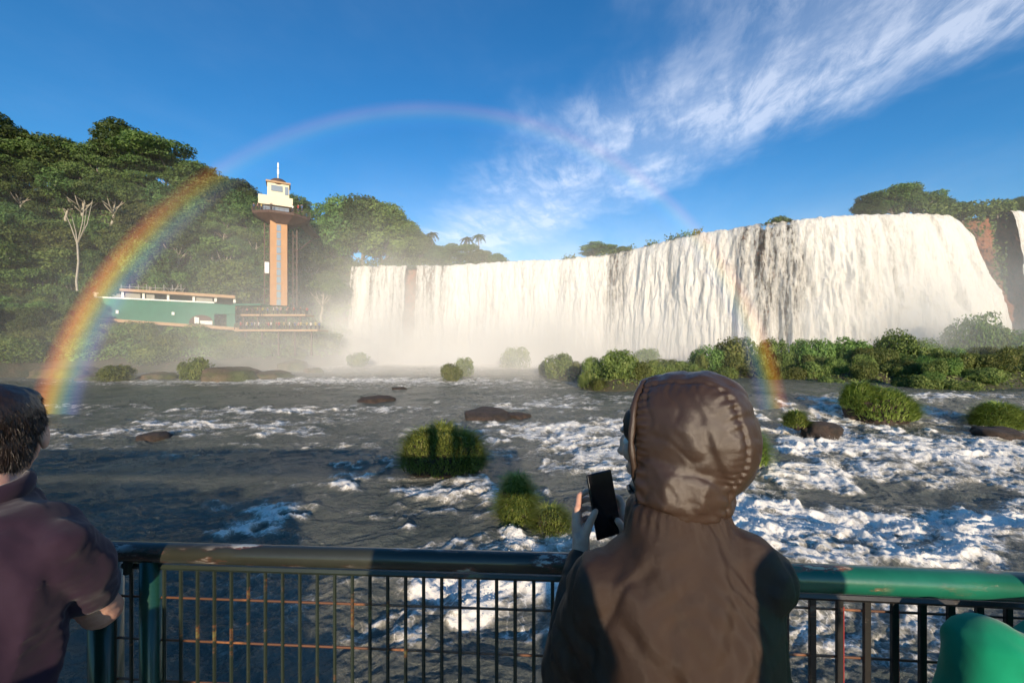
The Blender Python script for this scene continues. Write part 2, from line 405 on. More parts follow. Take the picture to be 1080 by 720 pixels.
# ================================================================== mist
def mist_mat():
    t = NT('mist')
    g = t.new('ShaderNodeTexCoord').outputs['Object']
    sx = t.new('ShaderNodeSeparateXYZ'); t.l.new(g, sx.inputs[0])
    x, y, z = sx.outputs
    # distance in front of the falls: the plan line of the lip is roughly straight on each half
    n = t.noise(.055, 3, .55, g)
    n2 = t.noise(.16, 2, .5, g)
    nn = t.math('MULTIPLY', t.smooth(n, .30, .68), t.math('MULTIPLY_ADD', n2, 1.2, .4))
    # lip distance: line A through (-47,118)-(24,103); line B through (31,97)-(74,70)
    dA = t.math('ADD', t.math('MULTIPLY', x, .21), t.math('SUBTRACT', y, 108.0))
    dB = t.math('ADD', t.math('MULTIPLY', x, .60), t.math('MULTIPLY_ADD', y, .80, -97.0))
    d = t.math('MAXIMUM', dA, dB)
    near = t.math('ADD', t.math('MULTIPLY', t.smooth(d, -30.0, -5.0), t.math('SUBTRACT', 1.0, t.smooth(x, 15., 35.))), t.math('MULTIPLY', t.smooth(d, -21.0, -9.0), t.smooth(x, 15., 35.)))
    near = t.math('MULTIPLY', near, near)
    hz = t.math('EXPONENT', t.math('MULTIPLY', z, -1/7.0))
    hz2 = t.math('EXPONENT', t.math('MULTIPLY', z, -1/14.0))
    dens = t.math('ADD', t.math('MULTIPLY', t.math('MULTIPLY', near, hz), t.math('SUBTRACT', .27, t.math('MULTIPLY', t.smooth(x, 66., 80.), .20))),
                  t.math('MULTIPLY', t.math('MULTIPLY', t.smooth(y, 42.0, 85.0), hz2), t.math('MULTIPLY_ADD', t.math('MULTIPLY', t.smooth(x, -85., -45.), t.math('SUBTRACT', 1.0, t.smooth(x, 5., 30.))), .019, .008)))
    dens = t.math('MULTIPLY', dens, t.math('MULTIPLY_ADD', nn, 1.0, .35))
    pv = t.new('ShaderNodeVolumePrincipled')
    pv.inputs['Color'].default_value = (.96, .97, .98, 1); pv.inputs['Anisotropy'].default_value = -.35
    t.l.new(dens, pv.inputs['Density'])
    t.l.new(pv.outputs[0], t.out.inputs['Volume'])
    return t.m
b = MB(); b.box((0, 0, 0), (230, 96, 37))
mi = b.build('mist', mist_mat())
# keep the object origin at the world origin so the fields above read in metres
for v_ in mi.data.vertices: v_.co += Vector((-5, 80, 17.3))
tag(mi, kind='stuff')
# ================================================================== vegetation
def rand_dirs(n):
    v = rng.normal(size=(n, 3)); return v/np.linalg.norm(v, axis=1)[:, None]
def cards(C, Nn, size, aspect=.55, fold=.25, droop=0):
    """small folded leaf sprays: two joined quads each, so that they catch light unevenly"""
    n = len(C); size = np.broadcast_to(size, (n,))
    r = rand_dirs(n); a = np.cross(Nn, r); a /= np.linalg.norm(a, axis=1)[:, None]+1e-9
    a[:, 2] -= droop; a /= np.linalg.norm(a, axis=1)[:, None]+1e-9
    b = np.cross(Nn, a); b /= np.linalg.norm(b, axis=1)[:, None]+1e-9
    s = size[:, None]
    p0 = C-a*s*.5; p1 = C+a*s*.5
    m0 = C-a*s*.12; 
    l = C+b*s*aspect*.5-Nn*s*fold*.5; rr = C-b*s*aspect*.5-Nn*s*fold*.5
    V = np.stack([p0, rr, p1, l], 1).reshape(-1, 3)
    # folded leaf as two triangles sharing the midrib p0-p1
    i = np.arange(n)*4
    Ft = np.concatenate([np.stack([i, i+1, i+2], 1), np.stack([i, i+2, i+3], 1)])
    return V, Ft
def lobes_mesh(name, lobes, n, size, inner=.55, droop=.3, flat=.8, tone_amp=.5):
    """lobes: (cx,cy,cz, rx,ry,rz). Leaves lie in the outer shell of every lobe, with holes"""
    L_ = np.array(lobes, float); area = (L_[:, 3]*L_[:, 5]); k = rng.choice(len(L_), n, p=area/area.sum())
    d = rand_dirs(n); rad = inner+(1.08-inner)*rng.random(n)**.6
    wob = 1+.30*n3(d*1.0+k[:, None]*3.1, 2.1, 3)+.15*n3(d+k[:, None], 5.3, 4)
    P = L_[k, :3]+d*L_[k, 3:6]*(rad*wob)[:, None]
    keep = n3(P, 1.0/max(L_[:, 3].mean(), .3)*1.7, 8)+.35*rng.random(n) > -.22
    P = P[keep]; d = d[keep]; k = k[keep]; m = len(P)
    Nn = d*.8+rand_dirs(m)*.75; Nn[:, 2] += .35; Nn /= np.linalg.norm(Nn, axis=1)[:, None]
    V, Ft = cards(P, Nn, size*(.65+.7*rng.random(m)), .6, .3, droop)
    tone = np.clip(.45+tone_amp*(rng.random(m)-.5)+.35*(_h(k, k*0, 77)-.5)*2*.6+.35*n3(P, .8/size/4, 21), 0, 1)
    return mesh_np(name, V, Ft, False, {'tone': ('FACE', np.r_[tone, tone])})

def tree_kind(name, seed, H=12, R=4.5, style='round', n=9000, size=.42, leaf='leaf_mid', bark='bark'):
    rs = random.Random(seed)
    tr = MB(); pts = []; x = y = 0
    top = H*(.72 if style != 'tall' else .8)
    for i in range(9):
        f = i/8; pts.append((x, y, top*f)); x += rs.uniform(-.28, .28)*H/12; y += rs.uniform(-.28, .28)*H/12
    r0 = H*.022
    tr.tube(pts, [r0*(1.25-.9*i/8) for i in range(9)], 8)
    lobes = []
    nl = {'round': 19, 'tall': 18, 'flat': 15, 'sparse': 10}[style]
    for i in range(nl):
        a = i*2.399+rs.uniform(-.4, .4); f = (i+.5)/nl
        if style == 'flat': zc = H*(.42+.5*rs.random()); rr = R*(.25+.75*math.sqrt(f))*.85
        elif style == 'tall': zc = H*(.22+.72*f); rr = R*.62*(1-.55*abs(f-.45))*rs.uniform(.5, 1)
        elif style == 'sparse': zc = H*(.66+.3*rs.random()); rr = R*rs.uniform(.3, .95)
        else: zc = H*(.30+.62*f); rr = R*math.sin(PI*(.30+.6*f))*rs.uniform(.45, .85)
        c = Vector((rr*math.cos(a), rr*math.sin(a), zc))
        q = R*rs.uniform(.28, .5); 
        lobes.append((*c, q, q, q*(.72 if style != 'flat' else .45)))
        st = max(0, min(7, int(8*(zc/top)*.62))); p0 = Vector(pts[st])
        mid = p0.lerp(c, .5)+Vector((0, 0, -.05*H*rs.random()))
        tr.tube([p0, mid, c], [r0*.5, r0*.33, r0*.12], 6)
    me_t = tr.mesh(name+'_trunk', True)
    me_c = lobes_mesh(name+'_crown', lobes, n, size)
    return dict(trunk=me_t, crown=me_c, H=H, leaf=M[leaf], bark=M[bark], name=name)
KINDS = [tree_kind('broadleaf_tree', 1, 12, 5, 'round', 15000, .46, 'leaf_mid'), tree_kind('broadleaf_tree', 2, 12, 4.6, 'round', 15000, .44, 'leaf_dark'),
         tree_kind('broadleaf_tree', 3, 14, 4.6, 'tall', 14000, .44, 'leaf_dark'), tree_kind('broadleaf_tree', 4, 11, 5.4, 'flat', 12000, .44, 'leaf_mid'),
         tree_kind('broadleaf_tree', 5, 12, 4.8, 'round', 14000, .46, 'leaf_yellow'), tree_kind('broadleaf_tree', 6, 13, 5, 'sparse', 6500, .46, 'leaf_mid', 'bark_pale')]
for k in KINDS:
    k['trunk'].materials.append(k['bark']); k['crown'].materials.append(k['leaf'])
def tree(k, x, y, z, H, label, group, wide=1.0, kind_name=None):
    k = KINDS[k]; s_ = H/k['H']
    r = empty(kind_name or k['name'], (x, y, z), label, 'tree', group)
    r.rotation_euler.z = random.uniform(0, 6.28); r.scale = (s_*wide, s_*wide, s_)
    link('trunk', k['trunk'], None, r); link('crown', k['crown'], None, r)
    return r
def link(name, me, mat=None, parent=None, loc=None):
    o = bpy.data.objects.new(name, me); COL.objects.link(o)
    if mat is not None:
        me.materials.clear(); me.materials.append(mat)
    if parent: o.parent = parent
    if loc is not None: o.location = loc
    return o

# skyline of the left bank: (px, top, kind, wide, words)
SKYLINE = [(-60,112,2,1.1,'tall dark tree past the far end of the wooded hill crest'),(-14,118,1,1.2,'dark tree highest on the hill crest behind the man with short hair'),
 (22,150,3,1.1,'low flat-topped tree on the hill crest beside the highest dark tree'),(58,147,0,1.1,'round green tree on the crest halfway between two taller crowns'),
 (92,150,5,1.0,'thin open-crowned tree in the dip of the hill crest'),(124,128,2,1.25,'tallest dark tree standing proud of the hill crest above the bare trunk'),
 (150,142,1,1.1,'dark tree leaning against the tallest tree on the crest'),(178,153,3,1.25,'broad umbrella-shaped tree where the crest starts to fall'),
 (205,178,0,1.0,'small round tree on the falling crest just inside the rainbow edge'),(228,186,4,1.1,'yellowish green tree on the crest between rainbow and tower'),
 (252,190,1,1.0,'dark tree on the crest just before the lookout tower'),(313,206,2,1.0,'dark tree rising behind the lookout tower platform'),
 (338,236,3,.9,'low tree in the notch beside the lookout tower'),(358,212,0,1.0,'tall leafy tree at the near edge of the wood above the falls'),
 (382,207,1,1.15,'rounded dense tree highest over the narrow end of the falls'),(404,214,4,1.1,'light green tree leaning out of the wood above the falls')]
for px, ty, k, wd, words_ in SKYLINE:
    d = 30 if px < 330 else 14
    if px >= 330: y = 119.5; x = (px-540)/F*y; z = 26.5
    else: x, y, z = [float(v[0]) for v in hill_at(px, 31)]
    H = EYE+(360-ty)/F*y-z
    tree(k, x, y, z-.5, max(H, 8)+.5, words_, None, wd*min(1.0, 13/max(H, 8)+.15)*1.15)
# the wood on the slope
rs = random.Random(3); placed = []
tries = 0
while len(placed) < 125 and tries < 6000:
    tries += 1
    px = rs.uniform(-210, 368); d = rs.uniform(2 if px < 85 else 15, 30)
    if 262 < px < 325 and d < 17: continue
    x, y, z = [float(v[0]) for v in hill_at(px, d)]
    if any((x-a)**2+(y-b)**2 < 15 for a, b in placed): continue
    placed.append((x, y))
    low = d < 14
    H = rs.uniform(6, 9) if low else rs.uniform(8, 14.5)
    k = rs.choice([0, 1, 1, 2, 3, 4, 5, 5, 0])
    where = ('on the low bank near the foot of the rainbow' if low else 'on the steep slope behind the green-walled building' if 95 < px < 262 else 'on the wooded slope left of the green-walled building' if px <= 95 else 'on the misty slope beside the lookout tower')
    look = ['round mid green tree', 'dense dark green tree', 'tall narrow dark tree', 'flat-topped green tree', 'yellowish green round tree', 'thin open-crowned pale-barked tree'][k]
    tree(k, x, y, z-.4, H, look+' '+where, 'forest trees on the left bank', rs.uniform(.9, 1.25))
# the pale bare trunk that stands out of the wood
x, y, z = [float(v[0]) for v in hill_at(82, 11)]
r = empty('bare_trunk_tree', (x, y, z), 'slender pale trunk forking into bare branches in front of the dark wood', 'tree')
b = MB(); h0 = EYE+(360-230)/F*y-z
b.tube([(0,0,0),(.2,0,h0*.2),(-.3,0,h0*.42),(.15,0,h0*.6),(-.1,0,h0*.78)], [.24,.22,.20,.18,.16], 8)
b.build('trunk', M['bark_pale'], r, True)
b = MB()
for e, q in (((-3.4,0,h0*1.12),.45),((-1.6,.3,h0*1.02),.4),((2.2,-.3,h0*1.08),.5),((1.3,.2,h0*1.22),.4),((3.2,0,h0*1.18),.6)):
    s0 = Vector((-.1,0,h0*(.76)))
    b.tube([s0, s0.lerp(Vector(e), .5)+Vector((q*.8,0,-.5)), Vector(e)], [.13,.08,.03], 6)
b.build('branch', M['bark_pale'], r, True)
link('crown', lobes_mesh('thin_crown', [(-3.2,0,h0*1.13,1.7,1.7,.8),(2.9,0,h0*1.2,1.9,1.7,.8),(.6,.4,h0*1.3,1.6,1.6,.7)], 1500, .5), M['leaf_dark'], r)

# cushion bushes and grass clumps --------------------------------------------------
def bush_mesh(name, seed, n=5200, size=.26):
    rs = random.Random(seed); L_ = [(0, 0, .42, .75, .75, .5)]
    for i in range(9):
        a = rs.uniform(0, 6.28); r = rs.uniform(.3, .62); q = rs.uniform(.26, .44)
        L_.append((r*math.cos(a), r*math.sin(a), rs.uniform(.2, .72), q, q, q*.8))
    return lobes_mesh(name, L_, n, size, .7, .1, tone_amp=.45)
BUSH = [bush_mesh('bush', 11+i, 6500, .085) for i in range(4)]
BUSH_Y = [bush_mesh('bush_y', 31+i, 6500, .085) for i in range(2)]
core_cache = {}
for m_ in BUSH: m_.materials.append(M['leaf_isle'])
for m_ in BUSH_Y: m_.materials.append(M['leaf_bush'])
def bush(kind, px, top, base, half, Y, label, group=None, name='bush', ground=None):
    c = at(px, base, Y); t_ = at(px, top, Y); rx = half/F*Y
    me = (BUSH if kind == 0 else BUSH_Y)[random.randrange(4 if kind == 0 else 2)]
    o = link(name, me); o.location = (c.x, c.y, c.z)
    o.scale = (rx/.95, rx/.95, (t_.z-c.z)/1.02); o.rotation_euler.z = random.uniform(0, 6.28)
    return tag(o, label, 'bush', group)

def blades(name, lobes, n, Ln, wd, seed, dry=.3, hang=.6):
    """arching grass blades rooted on the surface of a mound"""
    r_ = np.random.default_rng(seed)
    L_ = np.array(lobes, float); k = r_.integers(0, len(L_), n)
    d = r_.normal(size=(n, 3)); d /= np.linalg.norm(d, axis=1)[:, None]; d[:, 2] = np.abs(d[:, 2])*1.45-.75
    P = L_[k, :3]+d*L_[k, 3:6]*(.86+.14*r_.random(n))[:, None]
    out = d.copy(); out[:, 2] = 0; out /= np.linalg.norm(out, axis=1)[:, None]+1e-6
    out += r_.normal(size=(n, 3))*.35; out[:, 2] = 0
    L1 = Ln*(.5+.8*r_.random(n))[:, None]
    up = np.array([0, 0, 1.])
    K = 4; w_ = np.cross(out, up); w_ /= np.linalg.norm(w_, axis=1)[:, None]+1e-6
    V = np.zeros((n, K*2, 3)); bend = (.5+hang*r_.random(n))[:, None]
    for j in range(K):
        f = j/(K-1)
        C = P+up*L1*(f*.85-.62*bend*f*f)+out*L1*(.25*f+.55*bend*f*f)
        ww = wd*(1-.85*f)*(.7+.6*r_.random(n))[:, None]
        V[:, 2*j] = C-w_*ww*.5; V[:, 2*j+1] = C+w_*ww*.5
    base = (np.arange(n)*K*2)[:, None]
    Fq = np.concatenate([np.stack([base[:, 0]+2*j, base[:, 0]+2*j+1, base[:, 0]+2*j+3, base[:, 0]+2*j+2], 1) for j in range(K-1)])
    tone = np.clip(.15+.5*r_.random(n)+.4*(r_.random(n) < dry)*r_.random(n)+.3*n3(P, 1.5, seed), 0, 1)
    return mesh_np(name, V.reshape(-1, 3), Fq, True, {'tone': ('FACE', np.tile(tone, K-1))})
def rock_mesh(name, seed, sub=4, rough=.35):
    bm = bmesh.new(); bmesh.ops.create_icosphere(bm, subdivisions=sub, radius=1)
    P = np.array([v.co for v in bm.verts]); o = seed*3.7
    dd = 1+rough*n3(P+o, 1.1, seed)+rough*.5*n3(P+o, 2.7, seed+1)+rough*.22*n3(P+o, 7, seed+2)
    # flattened facets
    P2 = P*dd[:, None]; P2[:, 2] = np.where(P2[:, 2] > .55, .55+(P2[:, 2]-.55)*.4, P2[:, 2])
    for v, p in zip(bm.verts, P2): v.co = p
    me = bpy.data.meshes.new(name); bm.to_mesh(me); bm.free()
    me.polygons.foreach_set('use_smooth', np.ones(len(me.polygons), bool)); return me
ROCKS = [rock_mesh('rock', i) for i in range(4)]
for m_ in ROCKS: m_.materials.append(M['rock'])
def rock(px, py, hw, hh, label, mat=None, group=None, sink=.45, zbase=0.0, i=0, depth=1.0, name='rock'):
    Y = F*(EYE-zbase)/(py-360); x = (px-540)/F*Y; rx = hw/F*Y; rz = hh/F*Y
    me = ROCKS[i % 4] if mat is None else ROCKS[i % 4].copy()
    if mat: me.materials.clear(); me.materials.append(mat)
    o = link(name, me); o.location = (x, Y+rx*depth*.4, zbase-rz*.3+.05); o.scale = (rx, rx*depth, rz*1.7); o.rotation_euler.z = random.uniform(0, 1)
    return tag(o, label, 'rock', group)

def grass_clump(px, base, half, height, label, n=5200, seed=1, Ln=.42, dry=.3, lob=None, name='grass_clump', zb=0.0, mat='leaf_grass', wd=.022):
    Y = F*(EYE-zb)/(base-360); x = (px-540)/F*Y; R = half/F*Y; Hh = height/F*Y
    r = empty(name, (x, Y+R*.6, zb), label, 'grass clump')
    L_ = lob or [(0, 0, Hh*.3, R*.85, R*.75, Hh*.55)]
    b_ = blades('blades', L_, int(n*1.35), Ln, wd, seed, dry)
    link('grass_blades', b_, M[mat], r)
    for i, l in enumerate(L_):
        o = link('rock_base', ROCKS[(seed+i) % 4], None, r); o.location = (l[0], l[1], l[2]*.62); o.scale = (l[3]*.78, l[4]*.78, l[5]*.82)
    return r
# the big squarish clump: three mounds joined
Y0 = 17.0
r = grass_clump(461, 508, 52, 66, 'big squarish grass clump in mid river with a sunlit golden patch on its front', 5200, 5, .62, .35,
    [(-.85, 0, 1.05, 1.0, .9, 1.2), (0, .05, 1.25, 1.1, .95, 1.3), (.95, .1, .95, 1.0, .9, 1.15), (.1, -.3, .8, 1.5, .8, 1.0)], wd=.060)
grass_clump(545, 553, 24, 58, 'smaller upright grass clump nearest the railing with drooping blades', 2600, 6, .50, .25, [(0, 0, .85, .50, .45, .75), (.05, -.1, .45, .6, .5, .6)], wd=.040)
grass_clump(582, 563, 24, 30, 'low dark grass tuft on the rock beside the upright clump', 1100, 7, .38, .25, wd=.036)
grass_clump(793, 497, 24, 62, 'tall grass clump on a rock just beyond the brown hood', 2800, 8, .6, .3, [(-.3, 0, 1.3, .9, .8, 1.3), (.35, .1, .8, .7, .7, .9)], wd=.06)
grass_clump(845, 450, 13, 19, 'small grass tuft on the lip of the white rapids', 900, 9, .6, .25, zb=.7, wd=.06)
grass_clump(948, 447, 31, 44, 'bushy bright grass clump standing alone in the white rapids', 4200, 10, .85, .2, [(0, 0, 1.2, 2.0, 1.6, 1.5), (-1.2, .5, 1.7, 1.2, 1.1, 1.3), (1.2, .2, .9, 1.2, 1.2, 1.1)], zb=.2, wd=.09)
grass_clump(1072, 452, 26, 32, 'dark green grass clump at the river edge beside a brown boulder', 3200, 11, .75, .1, zb=.1, wd=.08)
rock(1062, 461, 20, 9, 'brown boulder below the dark grass clump at the right end of the rapids', i=2)
rock(515, 441, 25, 7, 'reddish brown flat rock with white water around it in mid river', M['rock_pale'] if 0 else None, i=0, sink=.3)
rock(548, 440, 12, 3.5, 'low brown slab beside the reddish flat rock', i=3)
rock(394, 424, 17, 5, 'dark flat rock alone in the hazy middle of the river', i=1)
rock(421, 411, 7, 2.5, 'tiny dark rock tip upstream of the dark flat rock', i=2)
rock(158, 464, 15, 6, 'low dark rock in the quiet water near the man', i=3)
rock(870, 455, 16, 8, 'dark boulder shedding white water at the top of the rapids', i=1, zbase=.5)
rock(590, 395, 10, 4, 'small dark rock beside the misty rounded shrubs', i=2)
# left bank boulders and shrubs by the water
for i, (px, py, hw, hh, lab) in enumerate([(243, 401, 26, 10, 'long mossy boulder at the foot of the misty left bank'), (305, 391, 15, 8, 'pointed brown boulder at the misty left bank below the tower'),
        (280, 399, 22, 6, 'low brown boulder between the mossy and the pointed one'), (60, 398, 26, 9, 'sunlit tan boulder at the foot of the rainbow'), (95, 401, 12, 4, 'small low boulder between the rainbow foot and the low bank shrub'),
        (160, 400, 16, 5, 'flat mossy boulder between the two bank shrubs'), (330, 393, 9, 4, 'small boulder at the right end of the misty left bank'), (225, 396, 12, 7, 'dark knobbly boulder behind the long mossy one')]):
    rock(px, py, hw, hh*1.3, lab, i=i, mat=M['rock_moss'])
bush(1, 207, 376, 402, 17, 62, 'rounded shrub on the water edge below the green-walled building')
bush(1, 122, 384, 403, 18, 60, 'low shrub on the bank between the rainbow foot and the boulders')
bush(1, 378, 371, 386, 13, 90, 'grey green shrub alone in the mist below the narrow falls')
bush(1, 477, 383, 401, 13, 60, 'yellowish low shrub in mid river left of the islands')
bush(1, 490, 376, 396, 12, 68, 'misty shrub just behind the yellowish low one')
# foot of the gorge wall: shrubs row
for i in range(34):
    px = -40+i*11.5+rs.uniform(-4, 4); d_ = rs.uniform(.5, 5.5)
    x, y, z = [float(v[0]) for v in hill_at(px, d_)]
    o = link('bush', (BUSH if rs.random() < .5 else BUSH_Y)[i % 2]); sc_ = rs.uniform(2.4, 4.4)
    o.location = (x, y, z-.3); o.scale = (sc_*1.25, sc_*1.2, sc_); o.rotation_euler.z = rs.uniform(0, 6)
    tag(o, 'rounded shrub in the misty strip of shrubs along the foot of the left bank', 'bush', 'shrubs along the foot of the left bank')
# undergrowth on the gorge wall
n = 60000
px = rng.uniform(-260, 372, n); d_ = rng.uniform(.5, 34, n)
x, y, z = hill_at(px, d_)
P = np.c_[x, y, z+rng.random(n)*1.4]
Nn = rand_dirs(n)*.9+np.array([.2, -.6, .6]); Nn /= np.linalg.norm(Nn, axis=1)[:, None]
V, Ft = cards(P, Nn, .5+.5*rng.random(n), .6, .3, .3)
tn = np.clip(.5+.4*(rng.random(n)-.5)+.6*fbm(x/4, y/4+z/4, 3, 61), 0, 1)
tag(link('undergrowth', mesh_np('undergrowth', V, Ft, False, {'tone': ('FACE', np.r_[tn, tn])}), M['leaf_mid']), kind='stuff')

# ---- plateau rim vegetation
s_, Q_ = resample(LP, .5)
def rim_point(px, back):
    i = int(np.argmin(np.abs(540+F*Q_[:, 0]/Q_[:, 1]-px))); q = Q_[i]; k = 1+back/math.hypot(q[0], q[1]); return q[0]*k, q[1]*k, q[2]
for px, top, k, wd, back, lab in [(425,232,4,1.0,5,'leafy tree stepping down from the wood above the falls'),(443,246,0,1.1,5,'round tree behind the lip of the narrow falls'),
      (464,259,1,1.4,4,'low dark tree on the falls lip near the slim palm'),(486,256,3,1.2,4,'flat-topped tree on the falls lip between the palms'),(508,263,4,1.5,4,'low yellowish tree where the lip vegetation thins out'),
      (524,268,0,1.6,3,'last small tree at the end of the lip vegetation'),
      (628,256,3,1.7,2.5,'small isolated tree on the falls lip with a twig above it'),(655,260,1,1.9,2.5,'low bushy tree beside the isolated one on the falls lip'),
      (918,204,1,1.1,4,'dark spreading tree at the start of the clifftop group'),(940,197,3,1.2,4,'broad flat-crowned tree in the middle of the clifftop group'),(957,196,0,1.1,4,'tallest round tree of the clifftop group'),
      (975,202,5,1.2,5,'thin open-crowned tree at the end of the clifftop group'),(990,208,1,1.2,5,'dense tree where the clifftop group meets the red cliff'),
      (1014,214,4,1.2,3,'yellowish tree on top of the red cliff'),(1052,213,1,1.3,3,'dark low tree above the red cliff by the second falls'),(1075,209,0,1.2,5,'round tree behind the second falls lip')]:
    x, y, z = rim_point(px, back); H = max(EYE+(360-top)/F*y-z+.8, 2.0)
    tree(k, x, y, z-.8, H, lab, None, wd*(1.0 if H > 6 else 1.15))
for px, top, lab in [(456,242,'slim palm rising above the lip vegetation nearest the wood'),(492,247,'bushy palm in the middle of the lip vegetation'),(505,244,'slender palm farthest from the wood on the falls lip')]:
    x, y, z = rim_point(px, 5); H = EYE+(360-top)/F*y-z
    r = empty('palm_tree', (x, y, z-.5), lab, 'tree')
    b = MB(); b.tube([(0,0,0),(.1,0,H*.5),(0,.1,H-.8)], [.2,.16,.13], 7); b.build('trunk', M['bark'], r, True)
    fr = []; 
    for i in range(16):
        a = i*2.4; el = .9-.11*i
        for j in range(26):
            f = (j+1)/26; R_ = 2.1*f; zz = H-.6+1.3*el*f-1.5*f*f
            for sd in (-1, 1):
                fr.append(((math.cos(a)*R_-sd*.16*math.sin(a), math.sin(a)*R_+sd*.16*math.cos(a), zz-.12), (math.cos(a+sd*1.0), math.sin(a+sd*1.0), -.3)))
    C = np.array([f[0] for f in fr]); Dd = np.array([f[1] for f in fr]); Nn = np.cross(Dd, rand_dirs(len(C))); Nn /= np.linalg.norm(Nn, axis=1)[:, None]
    V, Ft = cards(C, Nn, .55, .3, .1); tn = rng.random(len(C))*.6
    link('crown', mesh_np('palm_crown', V, Ft, False, {'tone': ('FACE', np.r_[tn, tn])}), M['leaf_dark'], r)
# rim weeds + creepers on the red cliff
pp = []
for px in np.arange(595, 762, .5):
    x, y, z = rim_point(px, rs.uniform(-1.5, 2)); 
    if fbm(np.array([px/14.]), np.array([.3]), 2, 91)[0] > -.05:
        for _ in range(6): pp.append((x+rs.gauss(0, .4), y+rs.gauss(0, .4), z-.2+rs.random()*rs.random()*1.6, .45))
for _ in range(900):
    px = rs.gauss(822, 6); x, y, z = rim_point(px, rs.uniform(-.6, 1)); x += rs.gauss(0, .3); y += rs.gauss(0, .3); pp.append((x, y, z-.1+rs.random()*1.1*math.exp(-((px-822)/6)**2), .4))
for _ in range(9000):
    px = rs.uniform(342, 545); x, y, z = rim_point(px, rs.uniform(.8, 7)); x += rs.gauss(0, .3); y += rs.gauss(0, .3); pp.append((x, y, z-.3+rs.random()**1.5*3.0*(1 if px < 500 else (550-px)/50), .55))
for _ in range(2600):
    px = rs.uniform(978, 1070); x, y, z = rim_point(px, rs.uniform(-3, 5)); x += rs.gauss(0, .3); y += rs.gauss(0, .3); pp.append((x, y, z+rs.random()*1.6, .5))
for _ in range(5000):
    px = rs.uniform(985, 1062); T_ = rs.random()
    if fbm(np.array([px/13.]), np.array([T_*2.2]), 3, 92)[0] < .02: continue
    x, y, z = rim_point(px, .3-2.4*T_*.9-.3+rs.uniform(-.6, .3)); pp.append((x, y, z*(1-T_), .5))
for _ in range(5000):
    px = rs.uniform(338, 374); T_ = rs.random()**1.3
    if fbm(np.array([px/9.]), np.array([T_*2.2]), 3, 93)[0] < -.05: continue
    x, y, z = rim_point(px, -1.5*T_+rs.uniform(-.6, .3)); pp.append((x, y, z*(1-T_), .6))
pp = np.array(pp); Nn = rand_dirs(len(pp))+np.array([-.2, -.8, .5]); Nn /= np.linalg.norm(Nn, axis=1)[:, None]
V, Ft = cards(pp[:, :3], Nn, pp[:, 3]*(.7+.7*rng.random(len(pp))), .6, .3, .4); tn = rng.random(len(pp))
tag(link('cliff_vegetation', mesh_np('cliffveg', V, Ft, False, {'tone': ('FACE', np.r_[tn, tn])}), M['leaf_mid']), kind='stuff')

# ---- islands right of the middle
ISL = [(650, 409, 40, 4, 1.2), (600, 399, 16, 3, .8), (720, 402, 55, 7, 1.6), (785, 401, 60, 6, 1.8), (860, 402, 70, 7, 2.2), (940, 405, 90, 9, 2.6), (1040, 409, 110, 12, 2.8), (1150, 409, 100, 14, 3.0), (700, 392, 70, 5, 1.2)]
gx = np.linspace(5, 110, 300); gy = np.linspace(30, 76, 170); GX, GY = np.meshgrid(gx, gy, indexing='ij')
def isl_z(X, Y):
    p = 540+F*X/Y; q = 360+F*EYE/Y; z = np.full_like(X, -1.4)
    for cx, cy, rx, ry, h in ISL:
        e = ((p-cx)/rx)**2+((q-cy)/ry)**2
        z = np.maximum(z, -1.4+(h+1.4)*np.clip(1.25-e, 0, 1)**.6)
    return z+.35*fbm(X/2.5, Y/2.5, 3, 95)
GZ = isl_z(GX, GY)
tag(link('island_ground', mesh_np('island', np.c_[GX.ravel(), GY.ravel(), GZ.ravel()], grid_faces(*GX.shape)[:, ::-1], True), M['soil']), kind='structure')
def on_isl(px, base):
    Y = F*EYE/(base-360)
    x = (px-540)/F*Y; return x, Y, float(isl_z(np.array([x]), np.array([Y]))[0])
IB = [ # px, base of depth, half width px, top py, kind, label
 (652,409,22,368,1,'large rounded yellow-green shrub on the first island from the left'),(628,407,15,376,1,'smaller rounded shrub hugging the large one on the first island'),(672,408,15,381,1,'low shrub at the right foot of the large first-island shrub'),
 (588,399,17,372,1,'grey rounded shrub on its own islet in the mist'),(606,399,12,380,1,'low shrub stuck to the grey rounded islet shrub'),
 (545,388,18,365,1,'faint grey shrub farthest left of the misty islets'),(700,386,18,356,1,'round-topped misty shrub like a ball behind the islands'),
 (660,385,18,362,1,'pale shrub half lost in mist behind the first island'),(682,391,15,366,0,'reddish green ball-shaped shrub right behind the brown hood'),(745,388,20,360,0,'dark mound shrub in front of the mist near the rainbow'),
 (778,390,18,352,1,'tall rounded shrub where the rainbow crosses the islands'),(775,384,26,340,1,'pale distant dome of bushes in the mist behind the rainbow'),(818,394,20,352,0,'dark dome shrub just right of the rainbow'),
 (856,393,20,353,0,'dark rounded shrub second from the rainbow'),(898,393,22,353,0,'broad rounded shrub in the middle of the dark row'),(945,398,24,345,0,'dome-shaped leafy shrub taller than the row, above the lone grass clump'),
 (926,400,18,366,0,'bushy shrub leaning on the tall dome'),(975,396,20,353,0,'low dark shrub between the dome and the tree-like one'),(1022,396,24,329,0,'tallest tree-like round bush on the big island'),
 (1046,397,22,340,0,'sloping bush attached to the tallest round bush'),(1074,398,24,346,0,'wide bush running out from the tallest round bush'),(1110,399,34,342,0,'big bush at the far end of the island')]
for px, bs, hf, top, kd, lab in IB:
    if px > 735: bs = max(402.5, bs+6 if bs < 399 else bs+4); top += 0 if px in (1022, 1046, 1074, 945) else 14 if px in (775, 778) else 2
    x, y, z = on_isl(px, bs); z = max(z, 0)-.3
    base = 360+F*(EYE-z)/y
    bush(kd, px, top, base, hf, y, lab)
